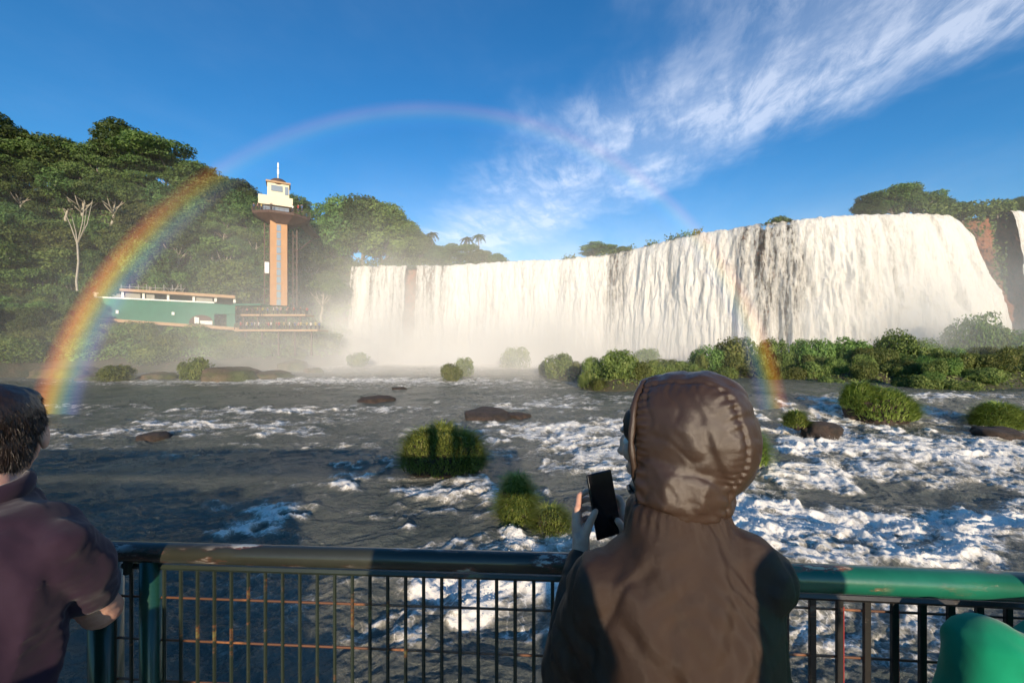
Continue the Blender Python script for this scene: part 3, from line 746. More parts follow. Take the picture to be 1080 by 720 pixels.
# low front shrubs: many alike
k_ = 0
r2 = random.Random(12)
for j_, (px, base, half, top) in enumerate([(640, 408, 12, 384), (664, 404, 14, 374), (690, 406, 13, 384), (704, 403, 16, 378), (722, 404, 15, 380), (618, 410, 9, 392), (575, 396, 9, 380), (735, 407, 16, 388), (762, 406, 16, 386), (800, 406, 18, 384), (830, 407, 18, 386)]):
    x, y, z = on_isl(px, base); z = max(z, 0)-.3
    bush(1, px, top, 360+F*(EYE-z)/y, half, y, 'bright yellow-green shrub mound at the misty left end of the islands', 'bright shrub mounds at the left end of the islands')
for px in range(688, 1130, 13):
    for base, hh in ((402, 13), (405, 12), (409, 12), (413, 10), (418, 9)):
        p = px+r2.uniform(-7, 7)
        x, y, z = on_isl(p, base+r2.uniform(-3, 3))
        if z < .25 or r2.random() < .30: continue
        zz = z-.35; b_ = 360+F*(EYE-zz)/y
        half = r2.uniform(9, 17)*F/420; hgt = r2.uniform(.8, 1.5)*hh*1.2
        if p < 800: kd = 1
        else: kd = 0 if r2.random() < .4 else 1
        bush(kd, p, b_-hgt*46/y-5, b_, half*(50/y), y, 'low cushion shrub in the green carpet covering the big island' if p > 800 else 'low yellow-green shrub in the carpet beside the rainbow foot',
             'low shrubs covering the big island' if p > 800 else 'low shrubs beside the rainbow foot')
# weeds over the island ground
n = 42000; X = rng.uniform(6, 108, n); Y = rng.uniform(33, 76, n); Z = isl_z(X, Y); k_ = Z > .05; X, Y, Z = X[k_], Y[k_], Z[k_]
Nn = rand_dirs(len(X))*.8+np.array([0, -.3, .8]); Nn /= np.linalg.norm(Nn, axis=1)[:, None]
V, Ft = cards(np.c_[X, Y, Z+.35*rng.random(len(X))], Nn, .22+.25*rng.random(len(X)), .5, .3, 0); tn = np.clip(.3+.5*rng.random(len(X)), 0, 1)
tag(link('island_weeds', mesh_np('weeds', V, Ft, False, {'tone': ('FACE', np.r_[tn, tn])}), M['leaf_bush']), kind='stuff')
for i, (px, py, hw, hh, lab) in enumerate([(1010, 421, 7, 4, 'small tan rock on the front edge of the big island'), (1046, 424, 12, 5, 'wide tan rock on the front edge of the big island'), (1030, 404, 8, 5, 'tan rock half hidden in the shrubs of the big island')]):
    rock(px, py, hw, hh, lab, mat=M['rock_pale'], i=i, zbase=.4)
grass_clump(632, 412, 9, 16, 'little yellow grass tuft in front of the first island', 700, 15, .8, .5, mat='leaf_grass_dry', wd=.12)
# drops thrown up by the rapids
n = 260000; X = rng.uniform(-12, 34, n); Y = rng.uniform(6.5, 34, n); zz_, ff_ = river_fields(X, Y)
k_ = (ff_ > .85) & (rng.random(n) < .35); X, Y, zz_ = X[k_], Y[k_], zz_[k_]; m_ = len(X)
P = np.c_[X, Y, zz_+.02+.22*rng.random(m_)**2.2*np.clip(ff_[k_]-.5, 0, 1)]
q = (.004+.013*rng.random(m_)**2)[:, None]*(1+Y[:, None]*.02)
tet = np.array([(1, 1, 1), (1, -1, -1), (-1, 1, -1), (-1, -1, 1)])*.7
Vd = (P[:, None, :]+tet[None]*q[:, None]).reshape(-1, 3); b_ = (np.arange(m_)*4)[:, None]
Fd = np.concatenate([b_+np.array(f_)[None] for f_ in ((0, 1, 2), (0, 3, 1), (0, 2, 3), (1, 3, 2))])
tag(link('spray', mesh_np('spray', Vd, Fd, True), simple('spray_white', (.85, .84, .82), .3, .02)), kind='stuff')
# trees of the river bank behind the walkway: their shade falls on the near water
for x, y, H, k, lab in BACKTREES:
    tree(k, x, y, .0, H, lab, None, 1.0)
# ================================================================== lookout tower, riverside building, decks
M['orange'] = simple('orange_plaster', (.50, .27, .13), .8, .08, .6, .2)
M['cream'] = simple('cream_plaster', (.74, .66, .50), .75, .05, 1, .1)
M['darksteel'] = simple('weathered_steel', (.11, .06, .045), .7, .2, 2, .1)
M['greenwall'] = simple('green_boarding', (.03, .16, .105), .65, .12, .5, .1)
M['tan'] = simple('tan_fascia', (.45, .29, .17), .8, .1, 1)
M['greyc'] = simple('grey_concrete', (.33, .32, .29), .85, .12, 1, .1)
M['whitep'] = simple('white_paint', (.78, .77, .72), .5, .04, 2)
M['glass'] = NT('dark_glass').m
t = NT('window_glass'); M['glass'] = t.done(t.bsdf(Base_Color=(.30, .33, .36, 1), Roughness=.12, Metallic=.3))
TY = 92.0
def tz(py): return EYE+(360-py)/F*TY
def tx(px): return (px-540)/F*TY
r = empty('lookout_tower', (tx(294), TY, tz(322)), 'orange lift tower with cream lookout cabin, dome and mast rising beside the wooded slope', 'tower')
r.rotation_euler.z = math.radians(29); r.scale = (.87, .87, 1)
def rel(px, py, dy=0): return Vector((tx(px)-tx(294), dy, tz(py)-tz(322)))
def tbox(name, x0, x1, y0, y1, d0, d1, mat, par=None, bev=.0):
    b = MB(); a = rel(x0, y1, d0); c = rel(x1, y0, d1)
    b.box(((a+c)/2), (c.x-a.x, d1-d0, c.z-a.z), bev=bev)
    return b.build(name, mat, par or r)
sh = tbox('shaft', 285, 303, 233, 322, 0, 4.2, M['orange'])
sb = MB()
a0 = rel(291.8, 322, 0); a1 = rel(296.2, 236, 0)
for i in range(11):
    z0 = a0.z+(a1.z-a0.z)*i/11; z1 = a0.z+(a1.z-a0.z)*(i+.86)/11
    g_ = MB(); g_.box(((a0.x+a1.x)/2, -.04, (z0+z1)/2), (a1.x-a0.x, .10, z1-z0)); g_.build('window', M['glass'], r)
fm = MB()
for x in (284.2, 303.6, 278.5, 309, 313.5):
    p = rel(x, 278, 2.2 if x > 280 else 2.2); fm.box(p+Vector((0, 0 if x in (284.2, 303.6) else 1.2, 0)), (.28, .28, rel(0, 233).z-rel(0, 322).z))
for i in range(12):
    zz = rel(0, 322).z+(rel(0, 233).z-rel(0, 322).z)*(i+.5)/12
    fm.box((rel(281.3, 300).x, 3.4, zz), (rel(284.2, 0).x-rel(278.5, 0).x, .15, .15)); fm.box((rel(308.5, 300).x, 3.4, zz), (rel(313.5, 0).x-rel(303.6, 0).x, .15, .15))
    if i % 2: fm.tube([(rel(303.6, 0).x, 3.4, zz), (rel(313.5, 0).x, 3.4, zz+1.7)], .07, 5)
fm.build('steel_frame', M['darksteel'], r)
cab = tbox('lift_cab', 279.3, 284.2, 277, 289, .2, 2.2, M['whitep'], bev=.1)
# lower floor: dark bowl-shaped underside, floor slab, railing
b = MB(); cx_ = rel(300, 0).x
rings = []
for z_, hw, hd in ((rel(0, 236).z, 2.6, 2.4), (rel(0, 231).z, 5.2, 3.6), (rel(0, 227.5).z, 6.6, 4.6), (rel(0, 225).z, 6.8, 4.7)):
    ring = []
    for k in range(8):
        a = PI/8+k*PI/4; ring.append(b.bm.verts.new((cx_-.6+hw*1.08*math.cos(a), 2.2+hd*1.08*math.sin(a), z_)))
    rings.append(ring)
for r0_, r1_ in zip(rings, rings[1:]):
    for k in range(8): b.bm.faces.new((r0_[k], r0_[(k+1) % 8], r1_[(k+1) % 8], r1_[k]))
b.bm.faces.new(rings[0][::-1]); b.bm.faces.new(rings[-1]); b.build('platform_underside', M['darksteel'], r)
w_ = MB(); p0 = rel(318, 228, 3.5); p1 = rel(336, 234, 12)
w_.box((p0+p1)/2, ((p1-p0).length+1, 2.4, .5), Euler((0, math.atan2(p0.z-p1.z, (p1-p0).length), math.atan2(p1.y-p0.y, p1.x-p0.x))).to_matrix())
for i in range(9):
    q = p0.lerp(p1, i/8); w_.box(q+Vector((0, -1.0, .9)), (.08, .08, 1.3))
w_.tube([p0+Vector((0, -1, 1.55)), p1+Vector((0, -1, 1.55))], .06, 5); w_.tube([rel(312, 262, 3), p1+Vector((0, 0, -.3))], .16, 6)
w_.build('walkway', M['darksteel'], r)
b = MB()
for k in range(9):
    a = PI/8+k*PI/4; p_ = Vector((cx_-.6+7.3*math.cos(a), 2.2+5.0*math.sin(a), rel(0, 225).z))
    if k:
        for z_ in (.45, .8, 1.15): b.tube([lp+Vector((0, 0, z_)), p_+Vector((0, 0, z_))], .045, 4)
        for j in range(5): b.box(lp.lerp(p_, j/5)+Vector((0, 0, .6)), (.07, .07, 1.2))
    lp = p_
b.build('guard_rail', M['darksteel'], r)
tbox('cabin', 275, 305, 218, 224.6, .2, 4.4, M['glass'])
tbox('cabin_parapet', 273, 309, 208, 217.7, -.5, 4.8, M['cream'], bev=.05)
u = tbox('upper_cabin', 282, 305, 193, 207.8, .6, 4.0, M['cream'])
tbox('window', 286, 298, 195.5, 201.5, .45, .55, M['glass'], None); tbox('window', 300.5, 304, 195.5, 204, .45, .55, M['glass'], None)
tbox('eave', 280.5, 306.5, 191, 192.8, .2, 4.4, M['tan'])
b = MB(); bmesh.ops.create_uvsphere(b.bm, u_segments=20, v_segments=10, radius=1, matrix=Matrix.Translation(rel(293.5, 191.5, 2.3)) @ Matrix.Diagonal((2.2, 1.9, 1.35, 1)))
b.build('dome', M['darksteel'], r, True)
b = MB(); b.tube([rel(293, 187, 2.3), rel(293, 178, 2.3), rel(293, 168, 2.3)], [.16, .14, .10], 8); b.box(rel(293, 178, 2.3), (.42, .42, 1.2)); b.box(rel(293, 171.5, 2.3), (.35, .35, 1.0)); b.build('mast', M['whitep'], r)

# riverside building: green boarding, band of openings, tan eave
BX0, BX1 = 98, 248
def by_(px): return 85.5+(px-98)*.012
def bp(px, py, dy=0):
    Y = by_(px)+dy; return Vector(((px-540)/F*Y, Y, EYE+(360-py)/F*by_(px)))
o0 = bp(170, 345)
r = empty('riverside_building', o0, 'long green-walled building with tan eave on the left bank under the trees', 'building')
def wallseg(name, xa, xb, ta, tb, ba, bb, mat, d0=0, d1=.5, par=None):
    b = MB(); v = []
    for px, py, d in ((xa, ba, d0), (xb, bb, d0), (xb, tb, d0), (xa, ta, d0), (xa, ba, d1), (xb, bb, d1), (xb, tb, d1), (xa, ta, d1)):
        v.append(b.bm.verts.new(bp(px, py, d)-o0))
    for f in ((0, 1, 2, 3), (7, 6, 5, 4), (0, 4, 5, 1), (1, 5, 6, 2), (2, 6, 7, 3), (3, 7, 4, 0)): b.bm.faces.new([v[i] for i in f])
    return b.build(name, mat, par or r)
wallseg('wall', 98, 226, 314, 320, 334, 345, M['greenwall'])
wallseg('wall', 226, 248, 320, 322, 331, 331.5, M['greenwall'])
wallseg('wall', 239, 248, 331.6, 332, 344, 345, M['greenwall'])
wallseg('floor_edge', 92, 252, 334.5, 345.3, 337.5, 348.5, M['tan'], -.6, 6)
wallseg('back_wall', 98, 248, 305, 312, 320, 326, M['greyc'], 5, 5.4)
wallseg('parapet', 98, 226, 312.4, 318.4, 313.8, 319.8, M['whitep'], -.12, .6)
wallseg('eave', 126, 248, 304.5, 312.0, 307.2, 315.0, M['tan'], -.8, 6)
for xa in (128, 150, 176, 203, 226, 246): wallseg('column', xa, xa+2.6, 307+(xa-126)*.06, 307+(xa-126)*.06+.1, 312.5+(xa-98)*.045, 312.5+(xa-98)*.045, M['whitep'], .1, .45)
for xa, xb in ((132, 148), (153, 163), (207, 224)): wallseg('panel', xa, xb, 308+(xa-126)*.06, 308+(xb-126)*.06, 312.3+(xa-98)*.045, 312.3+(xb-98)*.045, M['greyc'], .5, .7)
# arched opening with its pale counter inside
b = MB()
v = []
for i in range(13):
    a = PI-PI*i/12; v.append(bp(226+ -0.0+13*math.cos(a)-14+0+0, 343-11*math.sin(a)**.7, -.05)-o0)
f_ = [b.bm.verts.new(q) for q in v]; b.bm.faces.new(f_); g2 = bmesh.ops.extrude_face_region(b.bm, geom=b.bm.faces[:]); bmesh.ops.translate(b.bm, vec=(0, .12, 0), verts=[e for e in g2['geom'] if isinstance(e, bmesh.types.BMVert)])
b.build('arched_opening', M['darksteel'], r)
wallseg('counter', 205, 210, 334, 335, 341, 341.5, M['whitep'], -.2, -.08); wallseg('counter', 211, 224, 338, 338.5, 342, 342.5, M['whitep'], -.2, -.08)
wallseg('wall_lamp', 181, 184, 329, 329.2, 332, 332.2, M['whitep'], -.2, -.02); wallseg('wall_lamp', 122, 125, 327, 327.2, 330.5, 330.7, M['whitep'], -.2, -.02)
b = MB()
for i, px in enumerate(np.arange(128, 196, 9)): b.box(bp(px, 301.5, 3)-o0, (.12, .12, 1.4))
b.tube([bp(128, 300, 3)-o0, bp(194, 303, 3)-o0], .06, 5); b.build('roof_railing', M['greyc'], r)

# two-level viewing deck at the tower foot
def deckobj(name, x0, x1, py, dY, depth, label, posts=8):
    Y = TY-5+dY; z = EYE+(360-py)/F*Y; xa = (x0-540)/F*Y; xb = (x1-540)/F*Y
    r = empty(name, ((xa+xb)/2, Y, z), label, 'deck'); h = (xb-xa)/2
    b = MB(); b.box((0, depth/2, -.25), (2*h, depth, .4)); b.build('deck_slab', M['tan'], r)
    b = MB()
    for zz in (.4, .75, 1.1): b.tube([(-h, .1, zz), (h, .1, zz)], .04, 4)
    b.build('guard_rail', M['darksteel'], r)
    for i in range(posts+1): q = MB(); q.box((-h+2*h*i/posts, .1, .5), (.1, .1, 1.25)); q.build('post', M['darksteel'], r)
    b = MB()
    for i in range(5): b.box((-h+2*h*(i+.5)/5, 1.0, -3), (.3, .3, 5.4))
    b.build('stilt', M['darksteel'], r)
    return (xa, xb, Y, z, depth)
D1 = deckobj('viewing_deck', 247, 335, 347, -1.5, 5, 'lower crowded viewing deck at the foot of the orange tower')
D2 = deckobj('viewing_deck', 246, 322, 331, 2.5, 4, 'upper crowded viewing deck right against the foot of the orange tower')
r = empty('canopy', (bp(258, 322).x, 90, EYE+(360-322)/F*90), 'dark green canopy roof over the upper viewing deck', 'canopy')
b = MB(); b.box((0, 0, 0), (6.2, 4, .35)); b.build('roof', M['greenwall'], r)
for sx_ in (-2.8, 2.8): q = MB(); q.box((sx_, -1.6, -1.3), (.15, .15, 2.4)); q.build('post', M['darksteel'], r)

# ================================================================== walkway and railing where the photograph was taken
M['deck'] = simple('deck_concrete', (.30, .28, .25), .85, .1, 3, .3)
def rail_mat(name, base, chips, under, scr=.5, rough=.32):
    t = NT(name); v = t.co(); n = t.noise(9, 8, .7, t.co(scale=(.5, 1.6, 1.6)))
    n2 = t.noise(3, 3, .6, v)
    m1 = t.math('MULTIPLY', t.smooth(n, scr, scr+.035), t.smooth(n2, .42, .58))
    col = t.mix(t.smooth(t.noise(2.5, 5, .6, v), .4, .65), base, tuple(c*.7 for c in base))
    m2 = t.math('MULTIPLY', t.smooth(n, scr-.05, scr), t.smooth(n2, .42, .58))
    col = t.mix(m2, col, under); col = t.mix(m1, col, chips)
    b = t.bsdf(Base_Color=col, Roughness=rough); t.set(b, Coat_Weight=.3)
    t.l.new(t.bump(t.math('MULTIPLY_ADD', t.noise(60, 4, .6, v), .3, t.math('MULTIPLY', m2, -1.)), .35, .004), b.inputs['Normal'])
    return t.done(b)
M['rail_green'] = rail_mat('chipped_green_paint', (.012, .15, .09), (.55, .48, .30), (.25, .07, .03), .60)
M['rail_dark'] = rail_mat('worn_dark_paint', (.030, .032, .022), (.45, .45, .40), (.12, .04, .022), .57, .38)
M['bar_dark'] = rail_mat('dark_bar_paint', (.018, .028, .018), (.12, .11, .04), (.10, .04, .015), .60, .5)
M['bar_black'] = rail_mat('black_bar_paint', (.016, .015, .014), (.12, .10, .08), (.10, .03, .02), .62, .45)
M['wire_rust'] = rail_mat('rusty_wire', (.14, .055, .02), (.10, .05, .03), (.30, .12, .04), .6, .7)
M['red'] = simple('red_paint', (.42, .025, .02), .5, .1, 6)
b = MB(); b.box((-13.4, -.35, DECK-.14), (33.2, 3.1, .28)); 
dk = b.build('walkway_deck', M['deck']); tag(dk, kind='structure')
gx = np.linspace(-60, 60, 240); gy = np.linspace(-60, .4, 90); GX, GY = np.meshgrid(gx, gy, indexing='ij')
pr_ = np.interp(GX, [-60,-12,-6,-4,-1.4,0,1.2,2.0,2.7,3.5,5,12,60], [4.0,4.0,3.8,3.0,1.6,1.5,1.4,1.4,3.1,3.1,1.4,1.6,2.6])  # unseen bank, heights shaped to shade the near water and leave sunlit gaps
GZ = -1.3+(pr_+1.3)*sstep(.4, -2.2, GY)+.8*fbm(GX/1.6, GY/1.6, 4, 97)*sstep(.4, -1, GY)
GZ = np.where(GY < -8, GZ-.0*GY, GZ)
tag(link('shading_bank', mesh_np('bank', np.c_[GX.ravel(), GY.ravel(), np.minimum(GZ, 4.0).ravel()], grid_faces(*GX.shape)[:, ::-1], True), M['rock']), kind='structure')
def railpt(px, y): return Vector(((px-540)/F*y, y, 0))
RT = 5.425
A0 = railpt(-330, 1.42); A1 = railpt(130, 1.13); A2 = railpt(700, 1.035); 
B1 = railpt(1500, .905); 
def topz(p, h): return Vector((p.x, p.y, h))
def pz(py, Y): return EYE-(py-360)/F*Y
# section with fine bars (behind and left of the hooded person)
r = empty('railing', (A1.x, A1.y, DECK), 'weathered dark railing section with thin rods and wires between the man and the hooded person', 'railing')
O = Vector((A1.x, A1.y, DECK))
ra = .0265; z1 = pz(571, 1.13)-ra; z2 = pz(586, 1.035)-ra
b = MB(); e0 = topz(A0, z1+.03)-O; e1 = topz(A1, z1)-O; e2 = topz(A2, z2)-O
pts = [e1.lerp(e2, i/40) for i in range(41)]
b.tube([e1.lerp(e2, -.55)]+pts, ra, 20); b.build('top_rail', M['rail_dark'], r, True)
b = MB(); b.tube([q+Vector((0, 0, -.040)) for q in pts], .0085, 6); b.build('frame_bar', M['bar_dark'], r)
n = int((e2-e1).length/.0495)
for i in range(-1, n+1):
    q = e1.lerp(e2, (i+.5)*.0495/(e2-e1).length)
    b = MB(); b.tube([q+Vector((0, 0, -.04)), q+Vector((0, 0, -1.0))], .0048, 6); b.build('rod', M['bar_dark'], r)
for h in (.112, .232, .348, .465, .6, .75): 
    b = MB(); b.tube([e1.lerp(e2, -.03)+Vector((0, .004, -.027-h+.01)), e2+Vector((0, .004, -.027-h+.01))], .0032, 6); b.build('wire', M['wire_rust'], r)
# posts at the left
def post(px, Y, half, top, mat, label, dz=0):
    x = (px-540)/F*Y; z = pz(top, Y); hw = half/F*Y
    b = MB(); b.tube([(x, Y, DECK-.02), (x, Y, z)], hw, 14); o = b.build('railing_post', mat, None, True); return tag(o, label, 'railing post')
M['post_green'] = rail_mat('dark_green_post', (.010, .055, .038), (.40, .42, .14), (.05, .12, .04), .58)  # dark green with noise-placed yellow-green patches
post(160, 1.125, 10, 589, M['post_green'], 'dark green round railing post carrying the dark top rail')
post(112, 1.14, 14, 590, M['post_green'], 'thick green post with yellow-green patches beside the elbow of the man')
b = MB(); x = (139-540)/F*1.13; b.tube([(x, 1.12, pz(586, 1.13)), (x, 1.12, pz(602, 1.13))], .011, 8); tag(b.build('railing_hook', M['bar_dark']), 'short stub hanging under the rail between the two green posts', 'hook')
# section with flat bars right of the hooded person
r = empty('railing', (A2.x, A2.y, DECK), 'chipped green railing section with flat black bars right of the hooded person', 'railing')
O = Vector((A2.x, A2.y, DECK)); rb = .0335
f0 = topz(railpt(838, 1.03), pz(594.5, 1.03)-rb); f1 = topz(railpt(1080, .985), pz(604, .985)-rb)
s0 = f0+(f0-f1)*.45-O; s1 = f1+(f1-f0)*2.5-O
b = MB(); b.tube([s0.lerp(s1, i/30) for i in range(31)], rb, 24); b.build('top_rail', M['rail_green'], r, True)
b = MB(); b.tube([s0+Vector((0, 0, -.047)), s1+Vector((0, 0, -.047))], .009, 6); b.build('frame_bar', M['bar_black'], r)
L_ = (s1-s0).length; st = .0655; ang = math.atan2((s1-s0).y, (s1-s0).x)
n = int(L_/st)
for i in range(n):
    q = s0.lerp(s1, (i+.35)*st/L_)
    b = MB(); b.box(q+Vector((0, 0, -.52)), (.0155, .010, .94), Euler((0, 0, ang)).to_matrix(), .0015); bar = b.build('bar', M['bar_black'], r)
    if i in (5, 7, 9, 10, 12):
        k_ = MB(); k_.box(q+Vector((.0095, .001, -.52)), (.003, .007, .90), Euler((0, 0, ang)).to_matrix()); k_.build('red_edge', M['red'], bar)
for h, mt in ((.063, 'wire_rust'), (.185, 'wire_rust'), (.30, 'wire_rust'), (.43, 'wire_rust')):
    b = MB(); b.tube([s0+Vector((0, .008, -.02-h)), s1+Vector((0, .008, -.02-h))], .0032, 6); b.build('wire', M[mt], r)
# ================================================================== people
def fuse(name, parts, voxel, smooth, mat, parent, disp=None, cut=None, loc=None, sm_fac=.5):
    """one continuous surface from overlapping tapered volumes"""
    bm = bmesh.new()
    for pt in parts:
        keys = pt['k']; n = pt.get('n', 10)
        R = pt.get('rot')
        if len(keys) == 1:
            p, rr = keys[0]; rr = rr if hasattr(rr, '__len__') else (rr,)*3
            m = Matrix.Translation(p) @ (R.to_4x4() if R is not None else Matrix.Identity(4)) @ Matrix.Diagonal((*rr, 1))
            bmesh.ops.create_icosphere(bm, subdivisions=3, radius=1, matrix=m); continue
        for (p0, r0), (p1, r1) in zip(keys, keys[1:]):
            r0 = r0 if hasattr(r0, '__len__') else (r0,)*3; r1 = r1 if hasattr(r1, '__len__') else (r1,)*3
            p0 = Vector(p0); p1 = Vector(p1)
            for i in range(n+1):
                f = i/n; p = p0.lerp(p1, f); rr = [a*(1-f)+b_*f for a, b_ in zip(r0, r1)]
                m = Matrix.Translation(p) @ (R.to_4x4() if R is not None else Matrix.Identity(4)) @ Matrix.Diagonal((*rr, 1))
                bmesh.ops.create_icosphere(bm, subdivisions=2, radius=1, matrix=m)
    me = bpy.data.meshes.new(name); bm.to_mesh(me); bm.free()
    o = bpy.data.objects.new(name, me); COL.objects.link(o)
    md = o.modifiers.new('r', 'REMESH'); md.mode = 'VOXEL'; md.voxel_size = voxel
    if smooth:
        s_ = o.modifiers.new('s', 'SMOOTH'); s_.iterations = smooth; s_.factor = sm_fac
    dg = bpy.context.evaluated_depsgraph_get(); ev = o.evaluated_get(dg)
    m2 = bpy.data.meshes.new_from_object(ev); bpy.data.objects.remove(o)
    nv = len(m2.vertices); P = np.empty(nv*3, np.float32); m2.vertices.foreach_get('co', P); P = P.reshape(-1, 3).astype(float)
    Nn = np.empty(nv*3, np.float32); m2.vertices.foreach_get('normal', Nn); Nn = Nn.reshape(-1, 3).astype(float)
    if disp is not None:
        P = disp(P, Nn); m2.vertices.foreach_set('co', P.astype(np.float32).ravel())
    if cut is not None:
        bm = bmesh.new(); bm.from_mesh(m2); kill = cut(P)
        bm.verts.ensure_lookup_table()
        bmesh.ops.delete(bm, geom=[v for v, k in zip(bm.verts, kill) if k], context='VERTS'); bm.to_mesh(m2); bm.free()
    m2.polygons.foreach_set('use_smooth', np.ones(len(m2.polygons), bool)); m2.update()
    m2.name = name
    return link(name, m2, mat, parent, loc)
V3 = Vector
def skin_mat():
    t = NT('skin'); v = t.co()
    c = t.ramp(t.noise(30, 4, .6, v), [(.35, (.52, .27, .19)), (.7, (.66, .40, .30))])
    b = t.bsdf(Base_Color=c, Roughness=.5); t.set(b, Subsurface_Weight=.12, Subsurface_Radius=(.01, .004, .002), Subsurface_Scale=1.0)
    t.l.new(t.bump(t.noise(250, 3, .6, v), .15, .002), b.inputs['Normal'])
    return t.done(b)
M['skin'] = skin_mat()
def cloth_mat(name, col, rough, weave=900, spec=.3, sheen=0, crinkle=.2, cs=40):
    t = NT(name); v = t.co()
    c = t.ramp(t.noise(6, 5, .6, v), [(.3, tuple(a*.78 for a in col)), (.7, col)])
    b = t.bsdf(Base_Color=c, Roughness=rough, Specular_IOR_Level=spec); t.set(b, Sheen_Weight=sheen)
    h = t.math('ADD', t.math('MULTIPLY', t.noise(weave, 2, .5, v), .3), t.noise(cs, 6, .6, v))
    t.l.new(t.bump(h, crinkle, .01), b.inputs['Normal']); return t.done(b)
M['nylon'] = cloth_mat('brown_nylon', (.050, .0295, .0195), .34, 1500, .5, 0, .25, 30)
M['jacket'] = cloth_mat('brown_shell_fabric', (.044, .025, .016), .46, 1800, .32, 0, .45, 34)
M['cuff'] = cloth_mat('dark_knit', (.022, .018, .018), .8, 500, .2, .2)
M['purple'] = cloth_mat('purple_polo', (.027, .0125, .027), .85, 700, .2, .15, .15, 14)
M['greent'] = cloth_mat('green_shirt', (.0, .26, .13), .85, 900, .2, .2, .12, 20)
M['denim'] = cloth_mat('dark_trousers', (.03, .035, .05), .85)
M['coat'] = cloth_mat('grey_coat', (.06, .06, .065), .8)
def hair_mat(name, col):
    t = NT(name); v = t.co(scale=(1, 1, .25))
    c = t.ramp(t.noise(170, 4, .7, v), [(.3, tuple(a*.35 for a in col)), (.75, col)])
    b = t.bsdf(Base_Color=c, Roughness=.42); t.l.new(t.bump(t.noise(220, 4, .7, v), .4, .004), b.inputs['Normal']); return t.done(b)
M['hair'] = hair_mat('dark_brown_hair', (.030, .016, .010))
M['eye'] = simple('eye_white', (.7, .68, .65), .2); M['screen'] = simple('black_screen', (.006, .006, .008), .08); M['phonebody'] = simple('phone_edge', (.05, .05, .055), .25, metal=.8)

def head_parts(c, F_, s=1.0, male=False):
    """skull, jaw, nose, brows, lips, ears for a head at c that looks along F_"""
    F_ = V3(F_).normalized(); R_ = F_.cross(V3((0, 0, 1))).normalized(); U = R_.cross(F_).normalized()
    rot = Matrix((R_, F_, U)).transposed()
    P_ = lambda a, b, d: c+(R_*a+F_*b+U*d)*s
    e = lambda p, rr: dict(k=[(P_(*p), tuple(x*s for x in rr))], rot=rot)
    return [e((0, -.015, .035), (.075, .093, .085)), e((0, .02, -.02), (.062, .075, .085)), e((0, .045, -.075), (.040, .042, .038)),
            e((0, .098, -.005), (.011, .016, .022)), e((0, .106, -.020), (.014, .014, .010)), e((0, .088, .030), (.045, .012, .010)),
            e((0, .090, -.048), (.022, .010, .006)), e((0, .088, -.058), (.020, .010, .007)), e((.035, .075, -.01), (.02, .015, .02)), e((-.035, .075, -.01), (.02, .015, .02)),
            e((.076, -.005, -.005), (.008, .020, .032)), e((-.076, -.005, -.005), (.008, .020, .032)), e((0, .078, -.088), (.018, .018, .016))], P_, rot
def eyes(P_, parent, s=1.0):
    for sx_ in (-1, 1):
        b = MB(); bmesh.ops.create_uvsphere(b.bm, u_segments=14, v_segments=10, radius=.0125*s, matrix=Matrix.Translation(P_(sx_*.031, .078, .008)))
        b.build('eye', M['eye'], parent, True)
def hand_parts(w, k, out, curl_to, fingers, rad=.0085, thumb=None):
    """w wrist, k knuckle centre, out: direction across the knuckles; fingers: list of polylines"""
    pr = [dict(k=[(w, (.021, .019, .02)), (w.lerp(k, .5), .022), ], n=6)]
    for i, f in enumerate(fingers):
        root = V3(f[0]); pr.append(dict(k=[(w.lerp(root, .25), .014), (root, rad*1.25)], n=6))
        rr = [rad*1.08, rad*.98, rad*.9, rad*.78]
        pr.append(dict(k=[(V3(p), rr[min(j, 3)]) for j, p in enumerate(f)], n=5))
    return pr

# ---------------------------------------------------------------- the hooded person
r = empty('person', (.33, .66, DECK), 'person in a shiny brown hooded jacket, seen from behind, holding up a black phone', 'person')
O = V3((.33, .66, DECK)); 
def K(*kk, **kw): return dict(k=[(V3(p)-O, rr) for p, rr in kk], **kw)
def sub(parts):
    for p in parts: p['k'] = [(V3(a)-O, b) for a, b in p['k']]
    return parts
FD = V3((-.76, .65, -.06)).normalized(); HC = V3((.332, .815, 5.785))
hp, P_, hrot = head_parts(HC, FD, 1.05)
Lsh, Rsh = V3((.170, .75, 5.540)), V3((.440, .73, 5.570))
Lel, Rel = V3((.112, .83, 5.315)), V3((.445, .90, 5.31))
Lwr, Rwr = V3((.166, .975, 5.468)), V3((.292, 1.0, 5.475))
body = sub(hp)+[K((HC+V3((0, -.01, -.07)), .05), (V3((.315, .765, 5.60)), .058)), K(((.31, .75, 5.56), (.13, .07, .05)), ((.31, .74, 5.35), (.13, .085, .1)), ((.315, .70, 5.1), (.14, .09, .1)), ((.32, .67, 4.98), (.15, .10, .1))),
  K((Lsh, .045), (Lel, .036), (Lwr, .023)), K((Rsh, .045), (Rel, .036), (Rwr, .023)),
  K(((.24, .66, 4.98), .075), ((.23, .68, 4.66), .05), ((.23, .65, 4.40), .035)), K(((.40, .66, 4.98), .075), ((.41, .68, 4.66), .05), ((.41, .65, 4.40), .035)),
  K(((.23, .64, 4.37), .035), ((.22, .78, 4.35), .028)), K(((.41, .64, 4.37), .035), ((.42, .78, 4.35), .028))]
